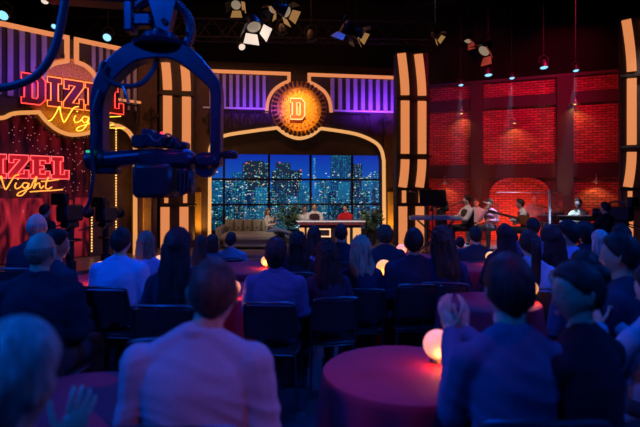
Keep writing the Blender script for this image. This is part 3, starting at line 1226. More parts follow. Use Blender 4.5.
# warm wall lamps (barn shades)
n_l = 0
for px, py, lab, pw in ((442, 96.5, 'small wall lamp high on the brick wall nearest the centre arch', 26), (515, 123.5, 'small wall lamp on the big middle brick panel', 34),
                        (574.5, 105, 'small wall lamp high on the right-hand brick panel', 26), (446, 183, 'small wall lamp low behind the keyboard player', 22),
                        (595.5, 182, 'bright tin wall lamp low on the right-hand brick panel', 34)):
    if px == 442: px, py = 463, 114
    u, z = q(px, py)
    t = thing('wall_lamp', FB.W(u, z, 0), lab, 'lamp', 'lamps on the brick wall')
    mb = MB()
    mb.tube(smooth_path([FB.W(u, z + .02, 0), FB.W(u, z + .16, .08), FB.W(u, z + .20, .2), FB.W(u, z + .10, .28)], 5), .012, 6)
    mb.lathe([(.04, -.01), (.04, .01), (0, .012)], FB.W(u, z + .02, .005), 12, axis=FB.n)
    mb.build('lamp_arm', 'metal_grey', t)
    mb = MB()
    mb.lathe([(.0, .11), (.03, .11), (.035, .06), (.07, .035), (.15, -.03), (.145, -.035), (.065, .025), (.03, .04), (0, .05)], FB.W(u, z, .28), 20)
    mb.build('lamp_shade', 'metal_grey', t)
    mb = MB()
    mb.sphere(FB.W(u, z - .005, .28), .035, 10, 8)
    mb.build('bulb', 'bulb_warm', t)
    l = light('wall_lamp_light', 'SPOT', FB.W(u, z - .06, .27), FB.W(u, z - 1.0, .02), (1, .36, .12), pw * .55, .03, 125, .6)
    l.parent = t
    l.location = Vector(l.location) - WL[t.name]

# ================================================================== people
def sstep(a, b, x):
    t = max(0.0, min(1.0, (x - a) / (b - a)))
    return t * t * (3 - 2 * t)


def head_pos(n, female=False):
    x, y, z = n
    p = Vector((x * .074, y * .094, z * .116))
    if z < 0:
        t = -z
        p.x *= 1 - (.34 if female else .28) * t ** 1.4
        if y < 0: p.y *= 1 - .42 * t
        else: p.y *= 1 - .08 * t
    elif y < 0:
        p.y *= 1.04
    if y > 0:
        g = lambda cx, cz, sx, sz: math.exp(-((abs(p.x) - cx) / sx) ** 2 - ((p.z - cz) / sz) ** 2)
        p.y *= 1 - .05 * (1 - abs(x))
        p.y += .020 * g(0, -.028, .010, .016) + .010 * g(0, -.008, .008, .022)
        p.y -= .010 * g(.031, .004, .013, .011)
        p.y += .005 * g(.026, .024, .022, .007)
        p.y += .006 * g(0, -.060, .020, .006) + .005 * g(0, -.073, .017, .006)
        p.y -= .003 * g(0, -.0665, .02, .003)
        p.y += .009 * g(0, -.104, .018, .014)
        p.x += (.004 if x > 0 else -.004) * g(.055, -.02, .02, .02) * 1.0
    return p


def head_mb(mb, M, female, seg=26, rings=22):
    vs, fs = [], []
    for i in range(rings + 1):
        th = PI * i / rings
        for k in range(seg):
            a = 2 * PI * (k + .5) / seg + PI / 2
            n = (math.sin(th) * math.cos(a), math.sin(th) * math.sin(a), math.cos(th))
            vs.append(M @ head_pos(n, female))
    for i in range(rings):
        for k in range(seg):
            l = (k + 1) % seg
            fs.append((i * seg + k, (i + 1) * seg + k, (i + 1) * seg + l, i * seg + l))
    mb.add(vs, fs, 'SKIN')
    R3 = M.to_3x3()
    for s in (-1, 1):
        E = Matrix.Rotation(s * R(18), 3, 'Z')
        mb.sphere(M @ Vector((s * .075, -.006, -.004)), (.009, .018, .031), 8, 8, 'SKIN', R3 @ E)
        mb.sphere(M @ Vector((s * .080, -.010, .004)), (.007, .015, .022), 8, 6, 'SKIN', R3 @ E)
        mb.sphere(M @ Vector((s * .031, .0735, .003)), .0115, 8, 6, 'eye_white')
        mb.sphere(M @ Vector((s * .031, .0815, .003)), (.0052, .0045, .0052), 8, 6, 'iris', R3)
    mb.sphere(M @ Vector((0, .0885, -.0665)), (.020, .006, .0065), 8, 6, 'lip', R3)


def hair_mb(style, M, rnd, female):
    """closed shell over the skull plus whatever falls, all in head space"""
    mb = MB()
    seg, rings = 36, 26
    th_ = {'short': .016, 'crop': .008, 'rim': .0025, 'long': .024, 'pony': .014, 'bun': .016, 'bob': .024, 'curly': .040, 'full': .026, 'afro': .04}[style]
    vs, fs = [], []
    ph = rnd.random() * 20
    for i in range(rings + 1):
        t = PI * i / rings
        for k in range(seg):
            a = 2 * PI * (k + .5) / seg + PI / 2
            n = Vector((math.sin(t) * math.cos(a), math.sin(t) * math.sin(a), math.cos(t)))
            p = head_pos(n, female)
            lim = n.z - .78 * n.y
            if style == 'rim':
                wgt = sstep(-.02, .10, lim) * (1 - sstep(.25, .45, n.z))
            else:
                wgt = sstep(-.06, .10, lim)
            nn = noise.noise(n * (7 if style in ('curly', 'afro') else 3.2) + Vector((ph, 0, 0)))
            strand = noise.noise(Vector((math.atan2(n.y, n.x) * 9, n.z * 1.6, ph)))
            off = th_ * (1 + (.55 if style in ('curly', 'afro') else .28) * nn + .25 * strand)
            if style in ('short', 'full') and n.z > .2: off += .008 * (n.z - .2) * (1.5 if n.y > 0 else 1)
            d = Vector((p.x / .074 ** 2, p.y / .094 ** 2, p.z / .116 ** 2)).normalized()
            vs.append(M @ (p + d * (off * wgt - .010 * (1 - wgt))))
    for i in range(rings):
        for k in range(seg):
            l = (k + 1) % seg
            fs.append((i * seg + k, (i + 1) * seg + k, (i + 1) * seg + l, i * seg + l))
    mb.add(vs, fs)

    def fall(secs, waves=.10, seg=34):
        st = rnd.random() * 9
        out = []
        fine = []
        for (a, b) in zip(secs[:-1], secs[1:]):
            for k in range(4):
                q = k / 4
                fine.append([a[j] + (b[j] - a[j]) * q for j in range(5)])
        fine.append(list(secs[-1]))
        vs, fs = [], []
        for i, (x, z, y, rx, ry) in enumerate(fine):
            for k in range(seg):
                a = 2 * PI * k / seg
                s_ = noise.noise(Vector((math.cos(a) * 4.2, math.sin(a) * 4.2, z * 3.0 + st)))
                s2 = noise.noise(Vector((math.cos(a) * 11, math.sin(a) * 11, z * 5 + st)))
                q = 1 + waves * 1.6 * s_ + waves * s2
                vs.append(M @ Vector((x + math.cos(a) * rx * q, y + math.sin(a) * ry * q, z)))
        for i in range(len(fine) - 1):
            for k in range(seg):
                l = (k + 1) % seg
                fs.append((i * seg + k, i * seg + l, (i + 1) * seg + l, (i + 1) * seg + k))
        fs.append(tuple(range(seg - 1, -1, -1)))
        fs.append(tuple(range((len(fine) - 1) * seg, len(fine) * seg)))
        mb.add(vs, fs)
    if style == 'long':
        fall([(0, .06, -.03, .05, .05), (0, .02, -.035, .088, .075), (0, -.06, -.055, .097, .062), (0, -.14, -.08, .105, .05), (.004, -.24, -.10, .112, .044),
              (.006, -.34, -.112, .10, .04), (.0, -.43, -.118, .07, .032), (.0, -.48, -.118, .03, .016)], .16)
    elif style == 'bob':
        fall([(0, .06, -.03, .05, .05), (0, .02, -.03, .092, .082), (0, -.06, -.04, .102, .075), (0, -.12, -.045, .105, .065), (0, -.165, -.05, .09, .05), (0, -.18, -.05, .05, .03)], .12)
    elif style == 'full':
        fall([(0, .04, -.04, .05, .04), (0, -.02, -.05, .075, .05), (0, -.08, -.052, .06, .035), (0, -.11, -.05, .03, .02)], .10)
    elif style == 'curly':
        fall([(0, .06, -.03, .06, .06), (0, .0, -.04, .105, .085), (0, -.1, -.06, .118, .07), (0, -.2, -.09, .12, .055), (0, -.3, -.1, .105, .045), (0, -.37, -.1, .05, .02)], .26)
    elif style == 'pony':
        pts = [M @ Vector(p) for p in ((0, -.085, .035), (0, -.125, .03), (0, -.150, -.03), (0, -.145, -.12), (.005, -.135, -.22), (.01, -.135, -.32), (.01, -.135, -.36))]
        mb.tube(smooth_path(pts, 3), [(.020 + .022 * math.sin(PI * min(1, .12 + i / 20.0))) * (1 if i < 15 else .7) for i in range(19)], 12)
    elif style == 'bun':
        mb.sphere(M @ Vector((0, -.10, .06)), (.045, .04, .042), 14, 10, None, M.to_3x3())
        mb.tube([M @ Vector((0, -.07 - .03 * k / 6, .05)) for k in range(7)], .03, 10)
    return mb


def hand_mb(mb, wrist, fdir, palm_n, side, curl, k=1.0, m='SKIN', seg=6):
    """palm + five unequal bent fingers; fdir along the fingers, palm_n out of the palm"""
    f = Vector(fdir).normalized()
    n = Vector(palm_n)
    n = (n - f * n.dot(f)).normalized()
    x = f.cross(n).normalized() * side     # towards the thumb
    B = Matrix((x, f, n)).transposed()
    w_ = Vector(wrist)
    mb.sphere(w_ + f * .048 * k, (.040 * k, .052 * k, .015 * k), 12, 8, m, B)
    mb.caps(w_ - f * .02 * k, w_ + f * .02 * k, .026 * k, .025 * k, 8, m)
    for i, (ox, ln, sp) in enumerate(((.029, .070, .10), (.010, .078, .03), (-.010, .073, -.04), (-.028, .058, -.13))):
        p = w_ + x * ox * k + f * .088 * k
        d = (f + x * sp).normalized()
        r = .0090 * k
        for j, fr_ in enumerate((.45, .31, .24)):
            c = curl * (.55 + .35 * j) + .08 * i * curl
            dd = (d * math.cos(c) + n * math.sin(c)).normalized()
            q = p + dd * ln * fr_ * k * 1.05
            mb.caps(p, q, r, r * .9, seg, m)
            r *= .9
            p = q
            d = dd
    p = w_ + x * .028 * k + f * .022 * k + n * .004 * k
    d = (f * .7 + x * .85 + n * .25).normalized()
    r = .0115 * k
    for j, ln in enumerate((.040, .032, .026)):
        q = p + d * ln * k
        mb.caps(p, q, r, r * .88, seg, m)
        p = q
        r *= .88
        d = (d + f * .28 - x * .12 + n * curl * .2).normalized()


def remesh(mb, voxel, name, mat_name, smooth_iter=4, fold=0.0, seed=0.0, extra=None):
    me = mb.mesh(name + '_raw', [mat_name], merge=False)
    o = bpy.data.objects.new('tmp', me)
    COL.objects.link(o)
    md = o.modifiers.new('r', 'REMESH')
    md.mode = 'VOXEL'
    md.voxel_size = voxel
    sm = o.modifiers.new('s', 'SMOOTH')
    sm.factor = .5
    sm.iterations = smooth_iter
    dg = bpy.context.evaluated_depsgraph_get()
    dg.update()
    res = bpy.data.meshes.new_from_object(o.evaluated_get(dg))
    COL.objects.unlink(o)
    bpy.data.objects.remove(o)
    bpy.data.meshes.remove(me)
    if fold:
        ns = [v.normal.copy() for v in res.vertices]
        for v, n in zip(res.vertices, ns):
            p = v.co
            a = noise.noise(Vector((p.x * 2.6 + seed, p.y * 3, p.z * 15 + math.sin(p.x * 7 + seed) * 1.3)))
            b = noise.noise(Vector((p.x * 9 + seed, p.y * 9, p.z * 7)))
            low = .45 + .9 * (1 - sstep(.62, .92, p.z))
            v.co = p + n * (fold * low * ((1 - abs(a) * 2.2) - .4) + fold * .6 * b)
    res.polygons.foreach_set('use_smooth', [True] * len(res.polygons))
    return res


SKINS = {'fair': (.62, .38, .28), 'tan': (.50, .28, .19), 'deep': (.22, .11, .07)}


def person(name_loc, label, hz=1.30, rz=0.0, female=False, hair='short', hair_c=(.03, .02, .018), top_c=(.05, .06, .09), leg_c=(.03, .03, .045),
           skin='fair', arms='lap', seated=True, vox=.013, lean=0.0, head_rz=0.0, head_tilt=0.0, head_fw=0.0, sleeve='long', group='seated audience members', cat='person',
           wide=1.0, seat_h=.45, custom=None, vest=None, base_z=0.0, headk=1.0, headroll=0.0, extra_top=None, head_dx=0.0):
    x, y = name_loc
    k = (hz - base_z) / (1.30 if seated else 1.76)
    rr = random.Random(int(abs(x * 131 + y * 977) * 10))
    # ---- skeleton in person space, facing +y
    fem = female
    sw = (.165 if fem else .195) * wide
    dz = 0 if seated else .44
    ly = math.sin(lean)
    T = lambda px_, py_, pz: Vector((px_, py_ + ly * (pz - (.5 + dz)), pz))
    H = Vector((head_dx, .025 + head_fw, 1.188 + dz))
    H = T(*H)
    hips = .165 if fem else .16
    tors = [(T(0, .0, .47 + dz), hips * .85 * wide, .10), (T(0, -.005, .53 + dz), hips * wide, .118), (T(0, -.01, .64 + dz), (.125 if fem else .148) * wide, .10),
            (T(0, -.005, .76 + dz), (.132 if fem else .162) * wide, .105), (T(0, 0, .88 + dz), (.150 if fem else .185) * wide, .110),
            (T(0, .0, .945 + dz), (.138 if fem else .175) * wide, .095), (T(0, .0, .995 + dz), (.095 if fem else .12) * wide, .075),
            (T(0, .003, 1.04 + dz), .065 * wide, .058), (T(0, .006, 1.07 + dz), .05, .05)]
    arms_def = {
        'lap': (((.235, .01, .72), (.10, .27, .60), (-.3, 1, -.3), (0, 0, -1), .7),) * 2,
        'thigh': (((.255, .03, .73), (.16, .32, .62), (-.1, 1, -.2), (0, 0, -1), .5),) * 2,
        'table': (((.245, .16, .74), (.10, .40, .79), (-.4, 1, 0), (0, 0, -1), .5),) * 2,
        'clap': (((.25, .10, .76), (.045, .31, .93), (-.05, .45, 1), (-1, .1, 0), .25),) * 2,
        'cross': (((.23, .06, .74), (-.03, .20, .80), (-1, .3, .1), (0, -1, 0), .4),) * 2,
        'down': (((.25, -.03, .70), (.24, .05, .46), (0, .2, -1), (-1, 0, 0), .5),) * 2,
        'chin': (((.20, .22, .74), (.03, .14, 1.0), (-.1, .2, 1), (0, -1, 0), .9), ((.235, .08, .73), (.08, .26, .74), (-.8, .5, 0), (0, 0, -1), .6)),
    }
    A = custom.get('arms') if custom and 'arms' in custom else arms_def[arms]
    sl = {'long': 1.0, 'short': .55}.get(sleeve, 1.0)

    def build_arm(mb, s, i, infl, upto):
        el, wr = Vector(A[i][0]), Vector(A[i][1])
        sh = T(s * sw * .94, 0, (.945 if fem else .950) + dz)
        e = T(s * el.x, el.y, el.z + dz)
        w = T(s * wr.x, wr.y, wr.z + dz)
        ra = (.042 if fem else .052) * (wide ** .5)
        mb.caps(sh - Vector((s * .04, 0, -.005)), sh, .054 * (wide ** .5) + infl * .8, .055 * (wide ** .5) * (.9 if fem else 1) + infl * .8)
        if upto < 1:
            mb.caps(sh, sh.lerp(e, upto), ra * 1.12 + infl * 1.5, ra + infl * 2)
        else:
            mb.caps(sh, e, ra * 1.15 + infl, ra * .9 + infl * 1.1)
            mb.caps(e, w.lerp(e, .06), ra * .88 + infl * 1.1, ra * .62 + infl * 1.3)
        # trapezius
        mb.caps(T(s * .02, -.01, 1.052 + dz), sh - Vector((s * .02, .0, -.006)), .040 + infl * .7, .050 + infl * .7)
        return e, w, ra

    def build_torso(mb, infl, z_from=None):
        secs = [(c, rx + infl, ry + infl) for c, rx, ry in tors]
        if infl > 0:
            secs = secs[:-1] + [(T(0, .006, 1.062 + dz), .058 + infl * .3, .056 + infl * .3)]
        mb.loft(secs, 24)
        if fem:
            for s in (-1, 1): mb.sphere(T(s * .068, .085, .88 + dz), (.062 + infl, .055 + infl, .062 + infl), 12, 8)

    def build_legs(mb, infl, shoes=False):
        for s in (-1, 1):
            if seated:
                leg = custom.get('legs') if custom and 'legs' in custom else None
                hip = Vector((s * .085, .02, .535))
                kn, an = (Vector((s * .13, .45, .52)), Vector((s * .13, .44, .09))) if not leg else (Vector(leg[0 if s < 0 else 1][0]), Vector(leg[0 if s < 0 else 1][1]))
            else:
                hip, kn, an = Vector((s * .085, 0, .93)), Vector((s * .10, .02, .50)), Vector((s * .11, .0, .09))
            mb.caps(hip, kn, .085 + infl, .058 + infl, 12)
            mb.caps(kn, kn.lerp(an, .35), .055 + infl, .056 + infl, 10)
            mb.caps(kn.lerp(an, .35), an, .055 + infl, .036 + infl, 10)
            yield s, an
    body = MB()
    build_torso(body, 0)
    body.caps(T(head_dx * .3, .008, 1.03 + dz), H + Vector((0, -.012, -.05)), .056 if not fem else .047, .052 if not fem else .044)
    ends = []
    for i, s in enumerate((1, -1)):
        ends.append((s, build_arm(body, s, i, 0, 1)))
    ank = list(build_legs(body, 0))
    me = remesh(body, vox, 'person', None, 3)
    # head, ears, eyes and hands go into the same body mesh
    addm = MB()
    addm.mats = ['SKIN', 'eye_white', 'iris', 'lip']
    MH = Matrix.Translation(H) @ Matrix.Rotation(head_rz, 4, 'Z') @ Matrix.Rotation(head_tilt, 4, 'X') @ Matrix.Rotation(headroll, 4, 'Y') @ Matrix.Scale(headk * (.96 if fem else 1.0), 4)
    near = vox < .0125
    head_mb(addm, MH, fem, 36 if near else 22, 30 if near else 18)
    for i, (s, (e, w, ra)) in enumerate(ends):
        fd, pn = Vector(A[i][2]), Vector(A[i][3])
        hand_mb(addm, w, (fd.x * s, fd.y, fd.z), (pn.x * s, pn.y, pn.z), s if abs(pn.z) > .5 or abs(pn.x) > .5 else s, A[i][4], .92 if fem else 1.0, seg=8 if near else 5)
    bm = bmesh.new()
    bm.from_mesh(me)
    for f in bm.faces: f.material_index = 0
    me2 = addm.mesh('h', merge=True) if False else None
    n0 = len(bm.verts)
    vv = [bm.verts.new(v) for v in addm.v]
    for f, kk in zip(addm.f, addm.m):
        try:
            fc = bm.faces.new([vv[i] for i in f]); fc.material_index = kk; fc.smooth = True
        except ValueError: pass
    bmesh.ops.remove_doubles(bm, verts=vv, dist=1e-6)
    bmesh.ops.transform(bm, matrix=Matrix.Scale(k, 4), verts=bm.verts)
    bm.to_mesh(me)
    bm.free()
    me.materials.clear()
    sk = SKINS[skin]
    skm = mat('skin_' + skin, sk, .5, bump=.05, scale=200)
    for mm in (skm, MATS['eye_white'], MATS['iris'], MATS['lip']): me.materials.append(mm)
    me.name = 'person'
    o = bpy.data.objects.new('person', me)
    COL.objects.link(o)
    o.location = (x, y, base_z)
    o.rotation_euler = (0, 0, rz)
    tag(o, label, cat, group)

    def child(me_, nm, m, lab=None):
        me_.transform(Matrix.Scale(k, 4))
        me_.materials.clear()
        me_.materials.append(m)
        me_.name = nm
        c = bpy.data.objects.new(nm, me_)
        COL.objects.link(c)
        c.parent = o
        if lab: c['label'] = lab
        return c
    # ---- clothes
    tm = mat('fabric_%.3f_%.3f_%.3f' % top_c, top_c, .9, spec=.15, bump=.25, scale=160, var=.08)
    lm = mat('fabric_%.3f_%.3f_%.3f' % leg_c, leg_c, .85, bump=.2, scale=160)
    sh = MB()
    build_torso(sh, .014)
    for i, s in enumerate((1, -1)): build_arm(sh, s, i, .012, sl)
    fold = .0075 if near else .005
    me_ = remesh(sh, vox * 1.0, 'shirt', None, 9 if near else 5, fold, rr.random() * 30)
    # open the neckline and the sleeve ends slightly by nothing more than the body poking through
    shirt = child(me_, custom.get('top_name', 'shirt') if custom else 'shirt', tm)
    tb = MB()
    tb.loft([(c, rx + .017, ry + .017) for c, rx, ry in tors[:3]], 20)
    ls = list(build_legs(tb, .013))
    child(remesh(tb, max(vox, .012), 'trousers', None, 3, .003, 3.0), 'trousers', lm)
    for s, an in ank:
        fb = MB()
        fb.sphere(an + Vector((0, .065, -.045)), (.045, .135, .042), 12, 8)
        fb.caps(an + Vector((0, 0, .01)), an + Vector((0, .0, -.04)), .043, .045, 10)
        me_ = fb.mesh('shoe')
        child(me_, 'shoe', mat('shoe_black', (.02, .02, .022), .4))
    if vest:
        vb = MB()
        vb.loft([(c, rx + .022, ry + .034) for c, rx, ry in tors[1:6]] + [(T(0, 0, .985 + dz), sw * .60, .098), (T(0, 0, 1.02 + dz), sw * .4, .07)], 24)
        child(remesh(vb, vox, 'vest', None, 3), 'waistcoat', mat('fabric_%.3f_%.3f_%.3f' % vest, vest, .8))
    if extra_top == 'collar':
        cb = MB()
        c = T(0, .006, 1.055 + dz)
        cb.loft([(c + Vector((0, 0, -.012)), .066, .066), (c + Vector((0, 0, .0)), .070, .068), (c + Vector((0, -.002, .022)), .062, .062), (c + Vector((0, -.002, .021)), .056, .056), (c + Vector((0, 0, -.01)), .056, .056)], 22)
        child(cb.mesh('collar'), 'collar', tm)
    # ---- hair
    if hair != 'bald':
        hm = hair_mb(hair, MH, rr, fem)
        hmat = mat('hair_%.3f_%.3f_%.3f' % hair_c, hair_c, .55, bump=.6, scale=60, stretch=(1, 1, .12), var=.45, spec=.22)
        child(hm.mesh('hair', merge=False), 'hair', hmat)
    return o


# ================================================================== chairs, tables, lamps
def make_chair():
    t = thing('audience_chair', (0, 0, 0), 'x', 'chair')
    mb = MB()
    mb.box((0, .02, .435), (.42, .42, .03), None, None, .012)
    mb.build('seat', 'chair_shell', t, local=True)
    # curved backrest
    mb = MB()
    vs, fs = [], []
    nx, nz = 10, 6
    for side in (0, 1):
        for j in range(nz + 1):
            for i in range(nx + 1):
                u = i / nx * 2 - 1
                z = .56 + .27 * j / nz
                wd = .205 * (1 - .05 * (j / nz))
                y = -.235 + .045 * u * u - .05 * (j / nz) - side * .018
                vs.append((u * wd, y, z + (-.012 * u ** 4 if j == nz else 0)))
    n1 = (nx + 1) * (nz + 1)
    for side in (0, 1):
        for j in range(nz):
            for i in range(nx):
                a = side * n1 + j * (nx + 1) + i
                fs.append((a, a + 1, a + nx + 2, a + nx + 1))
    for i in range(nx):
        for j in (0, nz):
            a = j * (nx + 1) + i
            fs.append((a, a + 1, a + 1 + n1, a + n1))
    for j in range(nz):
        for i in (0, nx):
            a = j * (nx + 1) + i
            fs.append((a, a + nx + 1, a + nx + 1 + n1, a + n1))
    mb.add(vs, fs)
    mb.build('backrest', 'chair_shell', t, local=True)
    mb = MB()
    mb.tube(smooth_path([(-.19, -.17, .45), (-.205, -.215, .6), (-.20, -.262, .8), (-.17, -.275, .845), (0, -.30, .855), (.17, -.275, .845), (.20, -.262, .8),
                         (.205, -.215, .6), (.19, -.17, .45)], 4), .011, 8)
    mb.build('back_frame', 'chair_metal', t, local=True)
    for sx in (-1, 1):
        for (y0, y1) in ((.20, .23), (-.17, -.24)):
            mb = MB()
            mb.tube([(sx * .185, y0, .43), (sx * .215, y1, .012)], .011, 8)
            mb.sphere((sx * .215, y1, .012), .013, 8, 5)
            mb.build('leg', 'chair_metal', t, local=True)
    mb = MB()
    mb.tube([(-.19, .2, .41), (-.19, -.17, .41)], .009, 6)
    mb.tube([(.19, .2, .41), (.19, -.17, .41)], .009, 6)
    mb.tube([(-.19, .2, .41), (.19, .2, .41)], .009, 6)
    mb.tube([(-.19, -.17, .41), (.19, -.17, .41)], .009, 6)
    mb.build('seat_frame', 'chair_metal', t, local=True)
    return t


CH = {'o': None}


def chair(x, y, rz, label, k=1.0):
    if CH['o'] is None:
        CH['o'] = make_chair()
        c = CH['o']
    else:
        c = copy_tree(CH['o'])
    c.location = (x, y, 0)
    c.rotation_euler = (0, 0, rz)
    c.scale = (k, k, k)
    tag(c, label, 'chair', 'dark audience chairs')
    return c


def table(px, py, d, rad, label, h=.75, flare=1.12):
    """px, py: centre of the top in the photo"""
    d = (CAM_Z - h) * F_PX / (py - HOR) if d is None else d
    x = (px - 320) / F_PX * d
    mb = MB()
    sd = random.Random(int(px * 7 + py)).random() * 9
    n = 13
    f = lambda r, z, a: r if z > h - .03 else r + (rad * (flare - 1)) * (h - z) / h + .028 * rad / .4 * math.sin(a * n + 1.4 * math.sin(a * 3 + sd)) * min(1, (h - z) / .35)
    prof = [(rad * q, h) for q in (0, .35, .7, .93)] + [(rad * .985, h - .004), (rad, h - .014)] + [(rad, z) for z in [h - .04 - i * (h - .05) / 12 for i in range(13)]]
    mb.lathe(prof, (x, d, 0), 110, fn=f)
    o = mb.build('tablecloth_table', 'cloth_red')
    tag(o, label, 'table', 'round tables under red cloths')
    return x, d


def globe(px, py, d, r, label, table_h=.75, m='globe_glow'):
    x = (px - 320) / F_PX * d
    z = table_h
    t = thing('globe_lamp', (x, d, z), label, 'lamp', 'glowing globe lamps on the tables')
    mb = MB()
    mb.lathe([(0, 0), (r * .55, 0), (r * .55, .01), (r * .42, .022), (0, .022)], (x, d, z), 24)
    mb.build('base', 'lamp_base', t)
    mb = MB()
    mb.sphere((x, d, z + .015 + r), r, 28, 18)
    mb.build('lamp_shade', m, t)
    l = light('globe_lamp_light', 'POINT', (x, d - 0.0, z + .02 + r * 2.3), (x, d, 0), (1, .25, .06), 1.2, .03)
    l.parent = t
    l.location = (0, -r * 1.25, .05)
    return t

# ================================================================== audience
BLK = (.025, .018, .018)
BRN = (.07, .04, .025)
rr_ = random.Random(11)
NCH = [0]


def seat(px, ytop, d, label, chair_lab=None, **kw):
    """a seated person given the head centre column, the head top row and the distance"""
    hz = CAM_Z + (HOR - ytop) / F_PX * d
    th = {'short': .02, 'crop': .01, 'long': .026, 'pony': .018, 'bun': .018, 'bob': .026, 'curly': .045, 'full': .032, 'rim': 0, 'bald': 0, 'afro': .045}[kw.get('hair', 'short')]
    hz -= th
    lean = kw.get('lean', 0)
    k = hz / 1.30
    rz = kw.get('rz', 0)
    fw = (.025 + kw.get('head_fw', 0) + math.sin(lean) * .69) * k
    x = (px - 320) / F_PX * d - kw.get('head_dx', 0)
    ox, oy = -math.sin(rz) * fw, math.cos(rz) * fw
    o = person((x - ox, d - oy), label, hz=hz, **kw)
    if chair_lab:
        kc = min(1.05, max(.9, k))
        chair(x - ox - math.sin(rz) * .0, d - oy, rz, chair_lab, kc)
    return o


# tables and their lamps
table(407, 370, None, .40, 'round red table in front, its near edge cut by the dark-shirted man')
globe(438, 0, 2.52, .072, 'largest glowing globe lamp, beside the dark-shirted man', m='globe_glow_pink')
table(78, 402, None, .36, 'round red table at the lower left behind the raised hand')
table(110, 278, None, .44, 'round magenta-lit table between the bald suited man and the bright blue shirt')
globe(101, 0, 4.75, .085, 'glowing globe lamp half hidden by the man in bright blue')
table(243, 290, None, .40, 'round magenta-lit table just beyond the head of the man in lavender', )
globe(233, 0, 4.05, .060, 'pale glowing globe lamp above the ear of the man in lavender', m='globe_glow_pink')
table(250, 267, None, .50, 'round magenta table in front of the grey sofa')
globe(266, 0, 5.6, .055, 'small globe lamp behind the head of the man in a blue blazer')
table(383, 276, None, .36, 'round red table between the blonde woman and the broad dark jacket')
globe(384, 0, 4.98, .077, 'round amber globe lamp between the blonde woman and the broad dark jacket')
table(402, 256, None, .42, 'small far round table behind the broad dark jacket', )
globe(401.5, 0, 6.6, .068, 'small far globe lamp just above the shoulder of the broad dark jacket', m='globe_glow_pink')
table(484, 265.5, None, .48, 'round red table below the drum stool and the bearded keyboard player')
globe(491, 0, 5.9, .062, 'small amber globe lamp beneath the singer in pink')
table(489, 301, None, .38, 'round dark red table behind the hands of the dark-shirted man')
table(560, 258, None, .45, 'far round table hidden among the heads on the right')
globe(558, 0, 6.3, .055, 'small globe lamp peeking out between two heads on the right')
globe(528, 0, 3.95, .075, 'glowing globe lamp touching the right side of the dark-shirted man\'s head')
table(160, 267, None, .30, 'magenta table at the elbow of the woman in a blue top')
globe(160, 0, 5.6, .06, 'globe lamp glimpsed between the blue-topped woman and the long dark hair')
globe(499, 0, 4.1, .03, 'tiny pink lamp above the dark-shirted man\'s head', m='globe_glow_pink') if False else None

# foreground
seat(213, 259, 1.86, 'broad balding man seen from behind in a lavender grey shirt', hair='crop', hair_c=(.07, .04, .035), top_c=(.42, .37, .46), head_dx=.05,
     wide=1.06, vox=.008, arms='lap', skin='fair', headk=1.06, extra_top='collar', head_rz=R(4), chair_lab='dark chair under the man in the lavender shirt', seat_h=.45)
seat(509, 255, 1.9, 'man with short dark hair in a plain dark navy shirt, hands raised', hair='short', hair_c=BLK, top_c=(.07, .10, .20), wide=.82, vox=.008,
     headk=1.02, head_rz=R(-3), chair_lab='dark chair under the man in the navy shirt',
     custom={'arms': (((.20, .10, .72), (-.04, .47, .92), (.25, .4, 1), (-.8, .6, 0), .4), ((.19, .08, .72), (.095, .47, .92), (.25, .35, 1), (-.8, .6, 0), .35))})
seat(577, 259, 1.95, 'woman in a dark maroon top with pinned dark hair turning her face left', hair='bun', hair_c=BLK, top_c=(.11, .015, .03), female=True, vox=.0075,
     rz=R(30), head_rz=R(64), wide=1.05, arms='clap', head_tilt=R(-6), chair_lab='dark chair under the woman in maroon')
seat(14, 318, 1.08, 'blonde-haired woman at the lower left corner with one hand raised', hair='full', hair_c=(.62, .56, .5), top_c=(.18, .2, .3), female=True, vox=.008,
     head_rz=R(-12), wide=1.05,
     custom={'arms': (((.22, .16, .72), (-.05, .36, .90), (.25, .30, 1), (-.4, .9, 0), .45), ((.22, .15, .75), (.12, .3, .80), (.0, .5, 1), (-1, .1, 0), .4))},
     chair_lab='dark chair under the blonde woman with a raised hand')
seat(653, 262, 2.5, 'person in a pale blue patterned top cut off by the picture edge', hair='long', hair_c=BLK, top_c=(.30, .36, .5), female=True, vox=.009, rz=R(20), arms='clap',
     wide=1.15, chair_lab='dark chair under the person in the pale patterned top')
seat(619, 233, 2.95, 'man in a dark printed tee clapping, face turned left', hair='short', hair_c=BLK, top_c=(.03, .035, .07), sleeve='short', rz=R(48), head_rz=R(6), arms='clap', vox=.011, skin='tan',
     wide=1.08, chair_lab='dark chair under the clapping man in a printed tee')
seat(584, 249, 3.5, 'dark haired person half hidden behind the woman in maroon', hair='full', hair_c=BLK, top_c=(.05, .07, .16), vox=.013,
     chair_lab='dark chair half hidden behind the woman in maroon')

